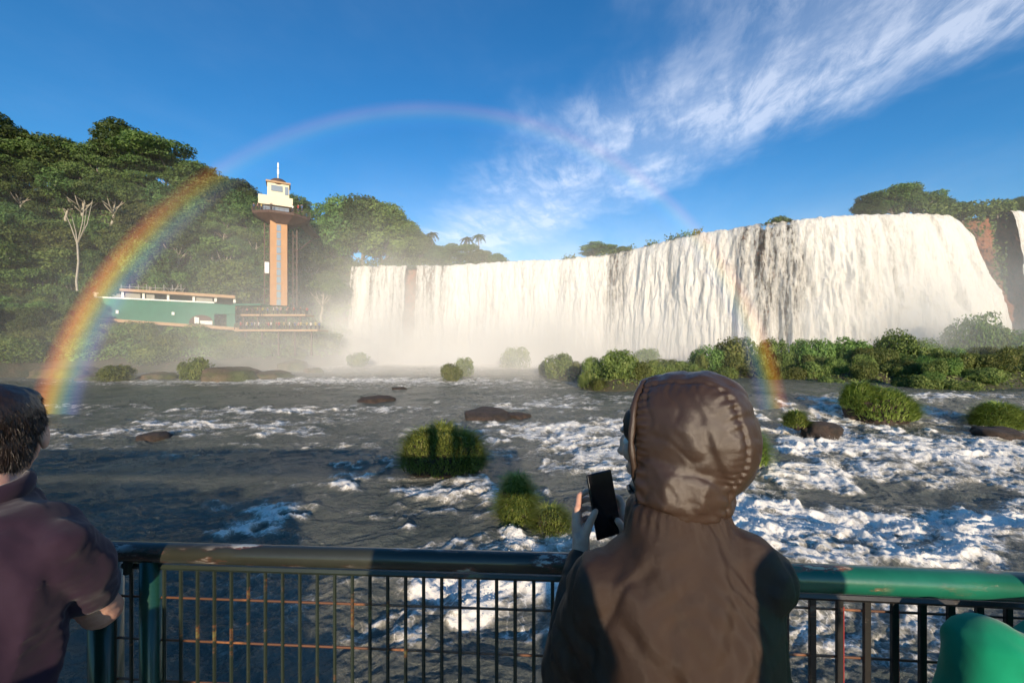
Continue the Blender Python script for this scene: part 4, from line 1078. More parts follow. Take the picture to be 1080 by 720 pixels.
# left hand wraps the phone's left edge, fingers behind, thumb in front
lk = V3((.176, 1.005, 5.545))
ph = V3((.232, 1.005, 5.590))
LF = [[(.168, 1.018, 5.572), (.176, 1.040, 5.598), (.200, 1.050, 5.607), (.224, 1.040, 5.600)],
      [(.163, 1.020, 5.555), (.172, 1.046, 5.577), (.198, 1.056, 5.584), (.226, 1.045, 5.579)],
      [(.161, 1.014, 5.538), (.171, 1.042, 5.556), (.197, 1.052, 5.561), (.222, 1.042, 5.556)],
      [(.163, 1.006, 5.522), (.175, 1.032, 5.534), (.197, 1.042, 5.540), (.214, 1.034, 5.540)]]
body += sub(hand_parts(Lwr, lk, None, None, LF)) + sub([dict(k=[(Lwr+V3((.012, -.004, .012)), .013), (V3((.180, .985, 5.520)), .0125), (V3((.192, .984, 5.552)), .0105), (V3((.207, .990, 5.578)), .0088)], n=6)])
rk = V3((.283, 1.02, 5.545))
RF = [[(.290, 1.030, 5.565), (.285, 1.046, 5.588), (.268, 1.050, 5.592), (.250, 1.040, 5.588)],
      [(.294, 1.032, 5.548), (.287, 1.049, 5.567), (.268, 1.054, 5.570), (.246, 1.044, 5.566)],
      [(.294, 1.028, 5.532), (.286, 1.045, 5.546), (.266, 1.052, 5.548), (.246, 1.042, 5.544)],
      [(.290, 1.020, 5.516), (.282, 1.036, 5.524), (.264, 1.044, 5.527), (.250, 1.036, 5.526)]]
body += sub(hand_parts(Rwr, rk, None, None, RF)) + sub([dict(k=[(Rwr+V3((-.006, -.004, .014)), .013), (V3((.281, .995, 5.518)), .0125), (V3((.274, .986, 5.540)), .0105), (V3((.262, .987, 5.556)), .0088)], n=6)])
bo = fuse('body', body, .0038, 3, M['skin'], r, sm_fac=.4)
eyes(lambda a, b_, d: P_(a, b_, d)-O, r)
# jacket
def fold(P, Nn, lines):
    for p0, p1, w_, a in lines:
        p0 = np.array(p0)-np.array(O); p1 = np.array(p1)-np.array(O); d = p1-p0; t_ = np.clip(((P-p0)@d)/(d@d), 0, 1)
        q = P-(p0+t_[:, None]*d); dist = np.linalg.norm(q, axis=1)
        P = P+Nn*(a*np.exp(-(dist/w_)**2)*np.sin(PI*np.clip(t_, .02, .98))**.5)[:, None]
    return P
def jk(P, Nn):
    W_ = P+np.array(O)
    cre = lambda sc, sd: -np.exp(-(n3(W_*np.array([1, 1, .5]), sc, sd)/.10)**2)
    amp = .006*n3(W_*np.array([1, 1, .45]), 7, 3)+.0045*cre(6, 14)+.0030*cre(12, 15)+.0014*n3(W_, 38, 6)
    sd_ = np.sign(W_[:, 0]-.315); fo_ = np.sin(92*(np.abs(W_[:, 0]-.315)*.75-W_[:, 2]*.55)+5*n3(W_, 5, 31))
    amp += .0042*fo_*sstep(-.15, .35, n3(W_, 6, 33))+.0013*np.sin(260*(W_[:, 0]*.5+W_[:, 2]*sd_*.6)+9*n3(W_, 9, 35))*sstep(0, .4, n3(W_, 8, 36))
    # gathers round the neck, pulls from the armpits
    a = np.arctan2(W_[:, 0]-.315, -(W_[:, 1]-.76)); amp += .0013*np.sin(a*30+5*n3(W_, 9, 5))*np.exp(-((W_[:, 2]-5.68)/.018)**2)
    P = P+Nn*amp[:, None]
    return fold(P, Nn, [((.20, .60, 5.20), (.33, .585, 5.27), .014, .012), ((.24, .60, 5.15), (.36, .585, 5.19), .012, -.010), ((.36, .59, 5.13), (.45, .61, 5.22), .014, .012),
                        ((.19, .64, 5.42), (.26, .60, 5.32), .016, -.008), ((.44, .62, 5.44), (.39, .59, 5.36), .016, -.008), ((.14, .74, 5.42), (.07, .80, 5.38), .012, -.009),
                        ((.15, .76, 5.35), (.07, .82, 5.33), .010, .008), ((.170, .615, 5.520), (.238, .60, 5.568), .007, -.012), ((.165, .61, 5.535), (.225, .60, 5.585), .010, .008), ((.25, .59, 5.505), (.335, .595, 5.522), .008, -.010), ((.37, .60, 5.515), (.43, .62, 5.555), .008, -.010), ((.365, .60, 5.53), (.42, .62, 5.57), .010, .007), ((.30, .59, 5.05), (.22, .61, 5.10), .014, .012),
                        ((.13, .86, 5.36), (.10, .90, 5.33), .009, -.008), ((.13, .89, 5.39), (.11, .93, 5.36), .008, -.007), ((.50, .68, 5.45), (.52, .74, 5.40), .012, -.009)])
jacket = [K(((.322, .770, 5.678), (.100, .085, .03)), ((.318, .755, 5.640), (.105, .092, .035)), n=6), K(((.28, .755, 5.610), .058), (Lsh+V3((.02, 0, .0)), .062), n=12), K(((.34, .755, 5.620), .066), (Rsh+V3((-.02, 0, .022)), .068), n=12), K(((.318, .748, 5.625), (.110, .095, .04)), ((.313, .738, 5.56), (.165, .115, .06)), ((.312, .73, 5.50), (.178, .130, .08)), ((.315, .70, 5.30), (.182, .140, .1)), ((.32, .69, 5.08), (.190, .140, .08)), ((.32, .68, 4.98), (.195, .14, .06))),
  K((Lsh, (.072, .072, .065)), (Lel+V3((.01, 0, .01)), (.064, .064, .060)), n=14), K((Lel, .058), (Lel.lerp(Lwr, .7), .044), (Lel.lerp(Lwr, .99), .034), n=12),
  K((Rsh, (.075, .072, .065)), (Rel, .064), n=14), K((Rel, .056), (Rel.lerp(Rwr, .7), .043), (Rel.lerp(Rwr, .93), .036), n=12)]
ja = fuse('jacket', jacket, .0055, 14, M['jacket'], r, disp=jk)
for wr, el in ((Lwr, Lel), (Rwr, Rel)):
    b = MB(); d = (wr-el).normalized(); q0 = wr-d*.035-O; q1 = wr-d*.004-O
    b.tube([q0, q0.lerp(q1, .5), q1], [.035, .033, .030], 20, cap=False); b.build('cuff', M['cuff'], r, True)
# trousers, shoes
fuse('trousers', [K(((.32, .68, 4.98), (.17, .12, .08)), n=1), K(((.24, .67, 4.98), .10), ((.23, .68, 4.66), .075), ((.23, .65, 4.42), .06)), K(((.40, .67, 4.98), .10), ((.41, .68, 4.66), .075), ((.41, .65, 4.42), .06))], .01, 4, M['denim'], r)
for sx_ in (.225, .415): fuse('shoe', [K(((sx_, .63, 4.365), (.045, .05, .045)), ((sx_, .80, 4.355), (.045, .06, .035)))], .008, 3, M['cuff'], r)
# hood
Rr = FD.cross(V3((0, 0, 1))).normalized(); Uu = Rr.cross(FD).normalized(); LFT = -Rr
Hc = HC+V3((.006, -.006, .012))
def hood_disp(P, Nn):
    W_ = P+np.array(O)-np.array(Hc); f = W_@np.array(FD); l = W_@np.array(LFT); u = W_@np.array(Uu)
    th = np.arctan2(u, -f)                       # angle round the hood from the back over the crown
    ext = u > -.13
    seam = l-.050
    g = np.sin(th*50+7*n3(W_, 12, 3)+seam*60)
    amp = ext*(.0032*np.exp(-(seam/np.where(seam > 0, .019, .006))**2)*g*(.15+.85*sstep(-.35, .45, n3(W_, 13, 8)))-.004*np.exp(-(seam/.004)**2))
    rim = f-.040
    amp += ext*.0025*np.exp(-(rim/.012)**2)*np.sin(np.arctan2(u, l)*46+2*n3(W_, 12, 5))
    amp += .005*n3(W_, 11, 2)+.0015*n3(W_, 38, 7)-.0022*np.exp(-(n3(W_*np.array([1, 1, .6]), 9, 12)/.10)**2)-.0014*np.exp(-(n3(W_, 19, 13)/.12)**2)
    # folds where the hood meets the shoulders
    amp += .006*np.sin((u+.12)*120+l*25+3*n3(W_, 6, 4))*np.exp(-((u+.125)/.03)**2)
    return P+Nn*amp[:, None]
hood = [dict(k=[(Hc+FD*-.012-O+Uu*.012, (.108, .138, .132))], rot=Matrix((Rr, FD, Uu)).transposed()), dict(k=[(Hc+FD*.03-O+Uu*-.01, (.098, .112, .130))], rot=Matrix((Rr, FD, Uu)).transposed()),
        K((Hc+V3((-.004, -.01, -.05)), (.108, .115, .07)), (V3((.325, .775, 5.70)), (.100, .095, .035)), n=8), K((Hc-FD*.05+V3((0, 0, .06)), .085), n=1)]
ho = fuse('hood', hood, .0040, 5, M['nylon'], r, disp=hood_disp, cut=lambda P: (((P+np.array(O)-np.array(Hc))@np.array(FD)) > .052+.10*np.maximum(0, -((P+np.array(O)-np.array(Hc))@np.array(Uu))-.11)*0) & ((P[:, 2]+O.z) > 5.69))
so_ = ho.modifiers.new('thick', 'SOLIDIFY'); so_.thickness = .006; so_.offset = -1
# rim cord channel
b = MB(); pts = []
hm = ho.data; 
ring = []
for i in range(48):
    a = 2*PI*i/48; ring.append(Hc+FD*.055+Rr*(.101*math.cos(a))+Uu*(.128*math.sin(a)-.004)-O)
ring = ring+[ring[0], ring[1]]
b.tube([p+FD*.001*math.sin(i*5) for i, p in enumerate(ring)], [.0065+.0012*math.sin(i*2.4) for i in range(len(ring))], 10, cap=False); b.build('hood_rim', M['nylon'], ho, True)
b = MB(); q = V3((.262, .83, 5.688))-O
b.tube([q+V3((0, 0, .012)), q, q+V3((0, 0, -.012))], [.004, .0065, .005], 10); b.build('cord_toggle', M['whitep'], r, True)
# hair lock inside the hood
fuse('hair', [dict(k=[(HC-O+FD*.0+Uu*.045, (.082, .094, .085))], rot=hrot), dict(k=[(P_(-.06, .045, .045)-O, (.022, .035, .04))], rot=hrot), dict(k=[(P_(.06, .045, .045)-O, (.022, .035, .04))], rot=hrot)], .005, 3, M['hair'], r, cut=lambda P: (((P+np.array(O)-np.array(HC))@np.array(FD)) > .074))

# phone
r = empty('phone', ph, 'black smartphone held up in both hands of the hooded person', 'phone')
r.rotation_euler = (math.radians(-10), math.radians(-5), math.radians(22))
b = MB(); b.box((0, 0, 0), (.074, .0078, .158), bev=.0035); b.build('case', M['phonebody'], r, True)
b = MB(); b.box((0, -.0044, 0), (.069, .0012, .152)); b.build('screen', M['screen'], r)
b = MB(); b.box((.018, .0058, .055), (.028, .004, .032), bev=.001); b.build('camera_bump', M['phonebody'], r)

# ---------------------------------------------------------------- the man in the purple shirt
r = empty('person', (-1.15, .78, DECK), 'man with short dark hair in a dark purple polo shirt leaning on the railing', 'person')
O = V3((-1.15, .78, DECK))
HC2 = V3((-1.255, .97, 5.765)); F2 = V3((-.55, .83, .02)).normalized()
hp, P2_, hrot2 = head_parts(HC2, F2, 1.05, True)
S1, S2 = V3((-.985, .88, 5.555)), V3((-1.36, .80, 5.555))
E1, E2 = V3((-1.03, 1.0, 5.325)), V3((-1.48, .98, 5.31)); W1, W2 = V3((-1.28, 1.12, 5.34)), V3((-1.66, 1.18, 5.42))
body = sub(hp)+[K((HC2+V3((0, -.02, -.07)), .06), ((-1.20, .90, 5.62), .068)), K(((-1.19, .87, 5.54), (.14, .07, .05)), ((-1.14, .82, 5.3), (.14, .10, .1)), ((-1.15, .76, 5.02), (.14, .10, .1))),
  K((S1+V3((-.03, 0, -.03)), .045), (E1, .042), (W1, .029)), K((S2, .052), (E2, .042), (W2, .029)),
  K(((-1.24, .76, 5.0), .085), ((-1.25, .80, 4.66), .058), ((-1.25, .75, 4.40), .04)), K(((-1.06, .76, 5.0), .085), ((-1.05, .80, 4.66), .058), ((-1.05, .75, 4.40), .04))]
for wv, sg in ((W1, 1), (W2, -1)):
    fs = [[wv+V3((-.07*1+.0, .045-.018*j, .005)), wv+V3((-.10, .06-.018*j, .000)), wv+V3((-.118, .06-.018*j, -.018)), wv+V3((-.115, .052-.018*j, -.036))] for j in range(4)] if sg > 0 else \
         [[wv+V3((.07, .045-.018*j, .005)), wv+V3((.10, .06-.018*j, .000)), wv+V3((.118, .06-.018*j, -.018)), wv+V3((.115, .052-.018*j, -.036))] for j in range(4)]
    body += sub(hand_parts(wv, wv+V3((-.05*sg, .02, 0)), None, None, fs, .009)) + sub([dict(k=[(wv, .014), (wv+V3((-.03*sg, -.03, .0)), .012), (wv+V3((-.06*sg, -.035, -.005)), .010)], n=5)])
fuse('body', body, .005, 3, M['skin'], r, sm_fac=.4)
eyes(lambda a, b_, d: P2_(a, b_, d)-O, r, 1.05)
def hd(P, Nn):
    return P+Nn*(.0015*n3(P, 45, 3)+.0010*n3(P*np.array([1, 1, .4]), 110, 4))[:, None]
e2 = lambda p, rr: dict(k=[(P2_(*p)-O, rr)], rot=hrot2)
hr_ = fuse('hair', [e2((0, -.018, .043), (.082, .099, .090)), e2((0, -.040, -.01), (.073, .064, .080)), e2((0, -.052, -.055), (.056, .040, .045)), e2((0, .045, .082), (.06, .045, .035)), e2((.068, -.015, .025), (.012, .03, .03)), e2((-.068, -.015, .025), (.012, .03, .03))], .0045, 3, M['hair'], r, disp=hd)
# short hair strands standing off the outline
hv = np.empty(len(hr_.data.vertices)*3, np.float32); hr_.data.vertices.foreach_get('co', hv); hv = hv.reshape(-1, 3).astype(float)
hn = np.empty(len(hr_.data.vertices)*3, np.float32); hr_.data.vertices.foreach_get('normal', hn); hn = hn.reshape(-1, 3).astype(float)
idx = rng.integers(0, len(hv), 16000); P0 = hv[idx]; D_ = hn[idx]*.35+rng.normal(size=(16000, 3))*.11+np.array([-.08, -.15, -.75]); D_ /= np.linalg.norm(D_, axis=1)[:, None]
Wd = np.cross(D_, rng.normal(size=(16000, 3))); Wd /= np.linalg.norm(Wd, axis=1)[:, None]; Ls = (.010+.014*rng.random(16000))[:, None]
Vv = np.stack([P0-Wd*.0007-hn[idx]*.002, P0+Wd*.0007-hn[idx]*.002, P0+D_*Ls], 1).reshape(-1, 3)
link('hair_strands', mesh_np('strands', Vv, np.arange(48000).reshape(-1, 3), False), M['hair'], hr_)
def pj(P, Nn):
    W_ = P+np.array(O)
    q = (W_[:, 0]*.72+W_[:, 2]*.42-W_[:, 1]*.1)            # drapery runs down to the left from the shoulder
    a = .013*np.sin(q*80+2.2*n3(W_, 6, 3))*sstep(5.70, 5.56, W_[:, 2])*(.35+.65*sstep(-.3, .3, n3(W_, 4, 5)))+.006*n3(W_, 14, 4)+.002*n3(W_, 50, 4)
    return P+Nn*a[:, None]
fuse('polo_shirt', [K(((-1.19, .90, 5.635), (.10, .08, .03)), ((-1.18, .875, 5.60), (.17, .10, .05)), n=6), K(((-1.175, .87, 5.57), (.20, .115, .06)), ((-1.17, .84, 5.42), (.205, .13, .08)), ((-1.14, .79, 5.18), (.185, .13, .1)), ((-1.15, .75, 4.98), (.185, .135, .08))),
  K(((-1.19, .89, 5.60), .075), (S1+V3((-.035, 0, .0)), .070)), K((S1+V3((-.02, 0, -.005)), (.068, .07, .062)), (S1.lerp(E1, .62), (.062, .066, .055)), n=14), K((S2, (.075, .075, .068)), (S2.lerp(E2, .62), (.064, .066, .055)), n=14)], .006, 7, M['purple'], r, disp=pj)
b = MB(); cpts = []
for i in range(28):
    a = -2.5+5.0*i/27
    cpts.append(V3((-1.20+.078*math.sin(a), .893-.072*math.cos(a), 5.662-.012*math.cos(a)))-O)
b.tube(cpts, .013, 10, flat=1.9); b.build('collar', M['purple'], r, True)
fuse('trousers', [K(((-1.15, .76, 5.0), (.175, .13, .09)), n=1), K(((-1.24, .76, 4.98), .105), ((-1.25, .80, 4.66), .08), ((-1.25, .75, 4.42), .065)), K(((-1.06, .76, 4.98), .105), ((-1.05, .80, 4.66), .08), ((-1.05, .75, 4.42), .065))], .011, 4, M['denim'], r)
for sx_ in (-1.25, -1.05): fuse('shoe', [K(((sx_, .73, 4.365), (.048, .05, .045)), ((sx_, .92, 4.355), (.048, .06, .035)))], .009, 3, M['cuff'], r)

# ---------------------------------------------------------------- standing figure used at the right edge, behind the camera and on the far decks
def standing(o, head_c, F_, sh_w, label, shirt, height, far=False, group=None, arms=None, vox=.009, hairlen=.0):
    """o feet centre, height of the crown above the feet"""
    global O
    r = empty('person', o, label, 'person', group); O = V3((0, 0, 0)); h = height; F_ = V3(F_).normalized(); Rt = F_.cross(V3((0, 0, 1))).normalized()
    s_ = h/1.72
    hc = V3((0, 0, h-.125*s_))+F_*.03
    hp, PP, rt = head_parts(hc, F_, s_)
    Z = lambda f: V3((0, 0, f*s_))
    Sr = [Z(1.39)+Rt*(sh_w-.01)*sg for sg in (1, -1)]; 
    rotb = Matrix((Rt, F_, V3((0, 0, 1)))).transposed()
    arm = arms or [(Z(1.12)+Rt*(sh_w+.05)*sg-F_*.03, Z(.88)+Rt*(sh_w+.04)*sg+F_*.06) for sg in (1, -1)]
    if arms: arm = [(Z(1.13)+Rt*(sh_w+.04)*sg+F_*.05, Z(1.34)+Rt*.10*sg+F_*.27) for sg in (1, -1)]
    bd = hp+[dict(k=[(hc-Z(.07), .05*s_), (Z(1.44), .055*s_)]), dict(k=[(Z(1.38), (sh_w*.7, .06, .05)), (Z(1.15), (.12, .085, .1)), (Z(.95), (.14, .09, .08))], rot=rotb)]
    for i, sg in enumerate((1, -1)):
        e_, w_ = arm[i]; bd += [dict(k=[(Sr[i], .047*s_), (e_, .037*s_), (w_, .026*s_)])]
        dirn = (w_-e_).normalized(); 
        fs = [[w_+dirn*.07+F_*(.024-.016*j), w_+dirn*.10+F_*(.024-.016*j), w_+dirn*.125+F_*(.018-.016*j)-Rt*sg*.012, w_+dirn*.14+F_*(.012-.016*j)-Rt*sg*.03] for j in range(4)]
        bd += hand_parts(w_, w_+dirn*.05, None, None, fs, .009)+[dict(k=[(w_, .013), (w_+dirn*.03+F_*.035, .011), (w_+dirn*.06+F_*.045, .009)], n=4)]
        bd += [dict(k=[(Z(.92)+Rt*.09*sg, .08*s_), (Z(.48)+Rt*.10*sg, .055*s_), (Z(.09)+Rt*.10*sg, .036*s_)]), dict(k=[(Z(.06)+Rt*.10*sg, .035), (Z(.035)+Rt*.10*sg+F_*.15, .028)])]
    fuse('body', bd, vox*.7, 2, M['skin'], r)
    eyes(PP, r, s_)
    fuse('hair', [dict(k=[(PP(0, -.018, .045), (.087*s_, .1*s_, .09*s_))], rot=rt), dict(k=[(PP(0, -.045, -.02-hairlen/2), (.076*s_, .06*s_, .085*s_+hairlen/2))], rot=rt)], .007, 3, M['hair'], r, disp=hd)
    fuse('shirt', [dict(k=[(Z(1.45), (sh_w*.62, .085, .05)), (Z(1.40), (sh_w*.95, .105, .06)), (Z(1.34), (sh_w+.02, .11, .06)), (Z(1.1), (sh_w-.01, .12, .1)), (Z(.93), (sh_w, .125, .06))], rot=rotb)]+
         [dict(k=[(Sr[i]-Z(.01), .075), (Sr[i].lerp(arm[i][0], .75), .064)], n=12) for i in (0, 1)], vox, 6, shirt, r, disp=lambda P, N_: P+N_*(.006*n3(P, 12, 4)+.005*np.sin(70*(P[:, 0]*.7+P[:, 2]*.6)+5*n3(P, 5, 7))*sstep(-.2, .4, n3(P, 7, 8))-.004*np.exp(-(n3(P*np.array([1, 1, .6]), 9, 12)/.12)**2))[:, None])
    fuse('trousers', [dict(k=[(Z(.93), (sh_w-.02, .115, .07))], rot=rotb)]+[dict(k=[(Z(.92)+Rt*.09*sg, .10*s_), (Z(.48)+Rt*.10*sg, .075*s_), (Z(.1)+Rt*.10*sg, .06*s_)]) for sg in (1, -1)], .012, 4, M['denim'], r)
    for sg in (1, -1): fuse('shoe', [dict(k=[(Z(.05)+Rt*.10*sg-F_*.02, (.045, .045, .045)), (Z(.035)+Rt*.10*sg+F_*.15, (.042, .05, .033))])], .009, 3, M['cuff'], r)
    return r
standing((1.31, .80, DECK), None, (.25, .97, 0), .29, 'person in a bright green shirt at the railing, only the shoulder in view', M['greent'], GREENH)
for (x, y, h, lab, m_, ar) in SHADOW_CASTERS:  # unseen figures added behind the camera to cast shadows
    standing((x, y, DECK), None, (0, 1, 0), .17, lab, M[m_], h, arms=ar, vox=.014)

# people on the far decks and the lookout: a handful of small figures
M['pskin'] = M['skin']
shirts = [M['whitep'], simple('shirt_red', (.45, .05, .04), .8), simple('shirt_blue', (.06, .14, .35), .8), simple('shirt_pink', (.6, .30, .28), .8), simple('shirt_yellow', (.6, .5, .15), .8), M['coat']]
cn = ['white', 'red', 'blue', 'pink', 'yellow', 'grey']
O = V3((0, 0, 0)); FIG = []
for v_ in range(3):
    a = .12*v_
    pr = [dict(k=[((0, 0, 1.60), (.085, .095, .115))]), dict(k=[((0, 0, 1.5), .055), ((0, 0, 1.42), .06)]), dict(k=[((0, 0, 1.38), (.19, .10, .07)), ((0, 0, 1.1), (.15, .1, .1)), ((0, 0, .9), (.16, .11, .1))])]
    for sg in (1, -1):
        pr += [dict(k=[((.2*sg, 0, 1.38), .055), ((.25*sg, -.05-a, 1.12+a), .045), ((.2*sg-.05*v_*sg, -.2-a, 1.0+2*a), .035)]), dict(k=[((.09*sg, 0, .9), .09), ((.1*sg, -.02, .48), .065), ((.1*sg, 0, .06), .045)]), dict(k=[((.1*sg, .02, .04), .045), ((.1*sg, -.12, .03), .035)])]
    o = fuse('fig', pr, .035, 2, M['skin'], None); FIG.append(o.data); bpy.data.objects.remove(o)
    sh = fuse('fs', [dict(k=[((0, 0, 1.38), (.21, .12, .08)), ((0, 0, 1.1), (.18, .13, .1)), ((0, 0, .92), (.18, .13, .08))])]+[dict(k=[((.2*sg, 0, 1.37), .07), ((.24*sg, -.04-a, 1.16+a), .06)]) for sg in (1, -1)], .035, 2, None, None)
    tr_ = fuse('ft', [dict(k=[((.09*sg, 0, .9), .11), ((.1*sg, 0, .45), .085), ((.1*sg, 0, .1), .07)]) for sg in (1, -1)], .035, 2, M['denim'], None)
    hr = fuse('fh', [dict(k=[((0, .02, 1.64), (.098, .10, .10))])], .03, 1, M['hair'], None, cut=None)
    FIG[-1] = (FIG[-1], sh.data, tr_.data, hr.data)
    for q in (sh, tr_, hr): bpy.data.objects.remove(q)
def crowd(x, y, z, i, where, group):
    c_ = i % len(shirts); v_ = FIG[i % 3]
    r = empty('person', (x, y, z), 'tiny person in a '+cn[c_]+' top '+where, 'person', group); r.rotation_euler.z = random.uniform(-1, 1)
    link('body', v_[0], None, r); s_ = link('shirt', v_[1].copy(), shirts[c_], r); link('trousers', v_[2], None, r); link('hair', v_[3], None, r)
i = 0
for (xa, xb, Y, z, dp), n_, where in ((D1, 20, 'at the rail of the lower viewing deck'), (D2, 15, 'at the rail of the upper viewing deck')):
    for k in range(n_):
        crowd(xa+(xb-xa)*(k+.5+random.uniform(-.3, .3))/n_, Y+.5+random.random()*1.2, z-.05, random.randrange(60), where, 'visitors '+where); i += 1
for k, px in enumerate((273, 277, 281, 291, 310, 316, 320)):
    crowd(tx(px), TY-1.8+(1.2 if px > 300 else 0), tz(224.6), k*7+2, 'behind the guard rail of the lookout tower', 'visitors on the lookout tower')
x, y, z = [float(v[0]) for v in hill_at(62, 8)]
crowd(x, y-2, EYE+(360-337)/F*(y-2), 0, 'alone on the bank beside the rainbow', None)

# ================================================================== rainbow: a see-through arc whose light is painted as emission, 42 m ahead
SD = V3((math.sin(math.radians(-8))*math.cos(math.radians(11.5)), math.cos(math.radians(-8))*math.cos(math.radians(11.5)), -math.sin(math.radians(11.5))))
A_ = SD.cross(V3((0, 0, 1))).normalized(); B_ = A_.cross(SD).normalized()
na, nb = 220, 26; Lr = 41.0
V = []; rr_ = []; pp_ = []
for i in range(na):
    ph_ = math.radians(-12+204*i/(na-1))
    for j in range(nb):
        th = math.radians(38.6+3.9*j/(nb-1))
        d = SD*math.cos(th)+(A_*math.cos(ph_)+B_*math.sin(ph_))*math.sin(th)
        V.append(V3((0, 0, EYE))+d*Lr/ max(d.y*1.0, .45)*.8); rr_.append(j/(nb-1)); pp_.append(math.degrees(ph_))
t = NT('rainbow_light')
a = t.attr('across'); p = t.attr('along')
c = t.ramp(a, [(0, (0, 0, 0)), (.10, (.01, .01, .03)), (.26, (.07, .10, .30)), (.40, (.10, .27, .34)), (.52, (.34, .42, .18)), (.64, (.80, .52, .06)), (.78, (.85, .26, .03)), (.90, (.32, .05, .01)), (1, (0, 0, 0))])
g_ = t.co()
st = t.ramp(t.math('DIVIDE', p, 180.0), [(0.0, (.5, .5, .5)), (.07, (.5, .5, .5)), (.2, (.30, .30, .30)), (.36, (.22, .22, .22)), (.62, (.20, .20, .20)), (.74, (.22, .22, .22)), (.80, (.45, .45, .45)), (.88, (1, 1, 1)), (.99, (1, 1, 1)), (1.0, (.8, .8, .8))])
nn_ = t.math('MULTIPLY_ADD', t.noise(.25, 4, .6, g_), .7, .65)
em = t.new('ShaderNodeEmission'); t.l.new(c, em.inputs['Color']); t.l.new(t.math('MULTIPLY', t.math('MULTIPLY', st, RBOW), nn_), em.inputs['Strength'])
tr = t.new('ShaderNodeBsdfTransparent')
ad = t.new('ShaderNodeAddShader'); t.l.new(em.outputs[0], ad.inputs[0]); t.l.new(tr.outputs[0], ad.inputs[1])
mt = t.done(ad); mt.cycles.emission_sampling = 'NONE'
ro = link('rainbow', mesh_np('rainbow', np.array([tuple(v) for v in V]), grid_faces(na, nb), True, {'across': ('POINT', rr_), 'along': ('POINT', pp_)}), mt)
tag(ro, 'rainbow arching over the falls from the left bank to the right rapids', 'rainbow')
# ================================================================== light, sky, camera
SUN_EL, ANTI_AZ = 11.5, -8.0
w = bpy.data.worlds.new('World'); SC.world = w; w.use_nodes = True
nt = w.node_tree; nt.nodes.clear(); L = nt.links
class W(NT):
    def __init__(s): s.t = nt; s.n = nt.nodes; s.l = nt.links
t = W()
sky = t.new('ShaderNodeTexSky', sky_type='NISHITA'); sky.sun_disc = False
sky.sun_elevation = math.radians(SUN_EL)
# sun stands behind the camera: compass heading (clockwise from +Y) = 180-8
sky.sun_rotation = math.radians(180+ANTI_AZ); sky.altitude = 200; sky.air_density = 1.0; sky.dust_density = .35; sky.ozone_density = 2.2
tc = t.new('ShaderNodeTexCoord').outputs['Generated']
sx = t.new('ShaderNodeSeparateXYZ'); L.new(tc, sx.inputs[0]); x, y, z = sx.outputs
zc = t.math('MAXIMUM', z, .02)
cx = t.math('DIVIDE', x, zc); cy = t.math('DIVIDE', y, zc)
# cirrus: a band that runs from low in the middle to high on the right
# band axis through (0,3.6) and (1.35,1.15)
ax, ay = 1.35, -2.45; ln = math.hypot(ax, ay); ax /= ln; ay /= ln
al = t.math('ADD', t.math('MULTIPLY', cx, ax), t.math('MULTIPLY', t.math('SUBTRACT', cy, 3.6), ay))
ac = t.math('ADD', t.math('MULTIPLY', cx, -ay), t.math('MULTIPLY', t.math('SUBTRACT', cy, 3.6), ax))
def vec(a, b, c=0.0):
    n = t.new('ShaderNodeCombineXYZ')
    for i, v in enumerate((a, b, c)):
        if hasattr(v, 'node'): L.new(v, n.inputs[i])
        else: n.inputs[i].default_value = v
    return n.outputs[0]
warp = t.noise(1.6, 4, .55, vec(al, ac))
acw = t.math('ADD', ac, t.math('MULTIPLY_ADD', warp, 1.1, -.55))
band = t.math('MULTIPLY', t.smooth(acw, -1.0, -.05), t.math('SUBTRACT', 1.0, t.smooth(acw, .0, .60)))
fib = t.noise(3.0, 9, .66, vec(t.math('MULTIPLY', t.math('ADD', al, t.math('MULTIPLY', ac, .9)), 1.7), t.math('MULTIPLY', t.math('SUBTRACT', ac, t.math('MULTIPLY', al, .5)), .75), 3.0), .3)
big = t.noise(1.5, 5, .6, vec(al, t.math('MULTIPLY', ac, 1.5), 1.0))
dn = t.math('MULTIPLY', t.smooth(fib, .32, .68), t.smooth(big, .30, .58))
veil = t.smooth(t.noise(.9, 6, .6, vec(al, ac, 7.)), .45, .8)
low = t.math('MULTIPLY', t.math('SUBTRACT', 1.0, t.smooth(z, .12, .42)), t.math('MULTIPLY', t.smooth(cx, -1.6, -.2), t.math('SUBTRACT', 1.0, t.smooth(cx, .8, 2.4))))
cl = t.math('ADD', t.math('MULTIPLY', band, t.math('MULTIPLY_ADD', dn, 1.0, .30)), t.math('MULTIPLY', low, t.math('MULTIPLY_ADD', fib, .55, .05)))
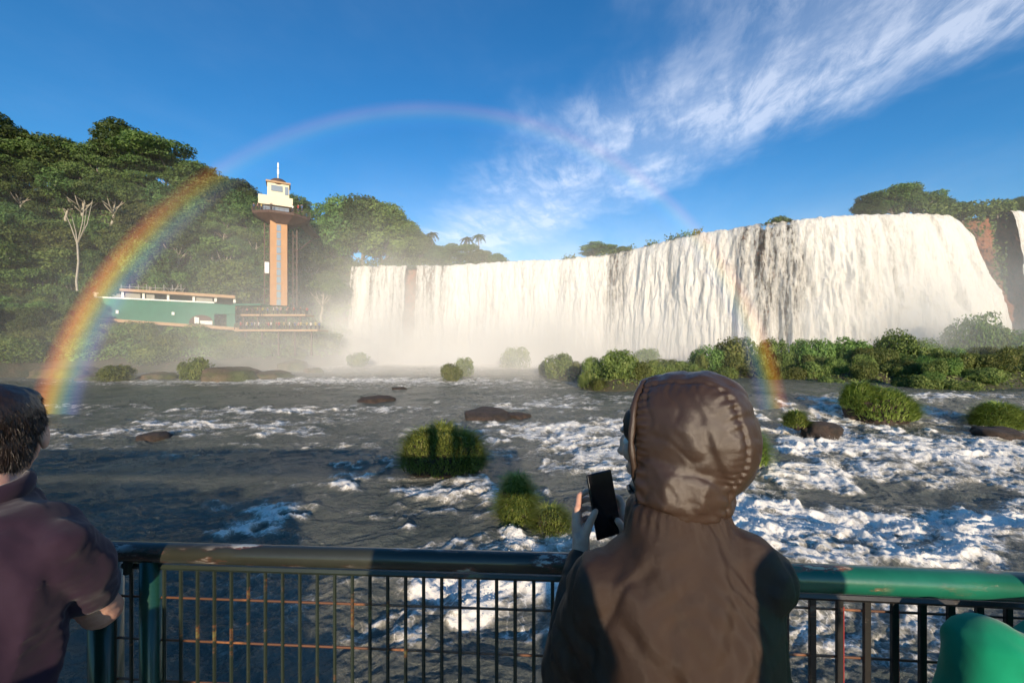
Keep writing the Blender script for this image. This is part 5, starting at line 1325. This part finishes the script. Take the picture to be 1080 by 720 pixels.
cl = t.math('ADD', cl, t.math('MULTIPLY', t.math('MULTIPLY', veil, fib), .10), clamp=True)
hs = t.new('ShaderNodeHueSaturation'); L.new(sky.outputs[0], hs.inputs['Color']); hs.inputs['Saturation'].default_value = 1.25
skyc = t.mix(1.0, hs.outputs['Color'], SKYTINT, 'MULTIPLY')
col = t.mix(t.math('MULTIPLY', cl, .47), skyc, CLOUDC)
bg = t.new('ShaderNodeBackground'); L.new(col, bg.inputs['Color']); bg.inputs['Strength'].default_value = .15
wo = t.new('ShaderNodeOutputWorld'); L.new(bg.outputs[0], wo.inputs['Surface'])

sd = bpy.data.lights.new('sun', 'SUN'); sd.energy = SUNE; sd.angle = math.radians(.53); sd.color = (1, .81, .60)
so = bpy.data.objects.new('sun', sd); COL.objects.link(so)
dirv = Vector((math.sin(math.radians(ANTI_AZ))*math.cos(math.radians(SUN_EL)), math.cos(math.radians(ANTI_AZ))*math.cos(math.radians(SUN_EL)), -math.sin(math.radians(SUN_EL))))
so.rotation_euler = dirv.to_track_quat('-Z', 'Y').to_euler(); so.location = (3, -10, 20)

cd = bpy.data.cameras.new('camera'); cd.sensor_width = 36; cd.lens = 36*F/1080; cd.clip_start = .05; cd.clip_end = 6000
co = bpy.data.objects.new('camera', cd); COL.objects.link(co); co.location = (0, 0, EYE); co.rotation_euler = (PI/2, 0, 0)
SC.camera = co
SC.view_settings.view_transform = 'Standard'; SC.view_settings.look = 'None'; SC.view_settings.exposure = EXPO; SC.view_settings.gamma = 1
SC.view_settings.use_curve_mapping = False
SC.render.engine = 'CYCLES'
c = SC.cycles
c.use_denoising = True
try: c.denoiser = 'OPENIMAGEDENOISE'
except Exception: pass
c.use_adaptive_sampling = True; c.adaptive_threshold = .02
c.max_bounces = 6; c.diffuse_bounces = 2; c.glossy_bounces = 3; c.transmission_bounces = 3; c.volume_bounces = 1; c.transparent_max_bounces = 12
c.volume_step_rate = .35; c.volume_max_steps = 96
c.caustics_reflective = False; c.caustics_refractive = False; c.sample_clamp_indirect = 6
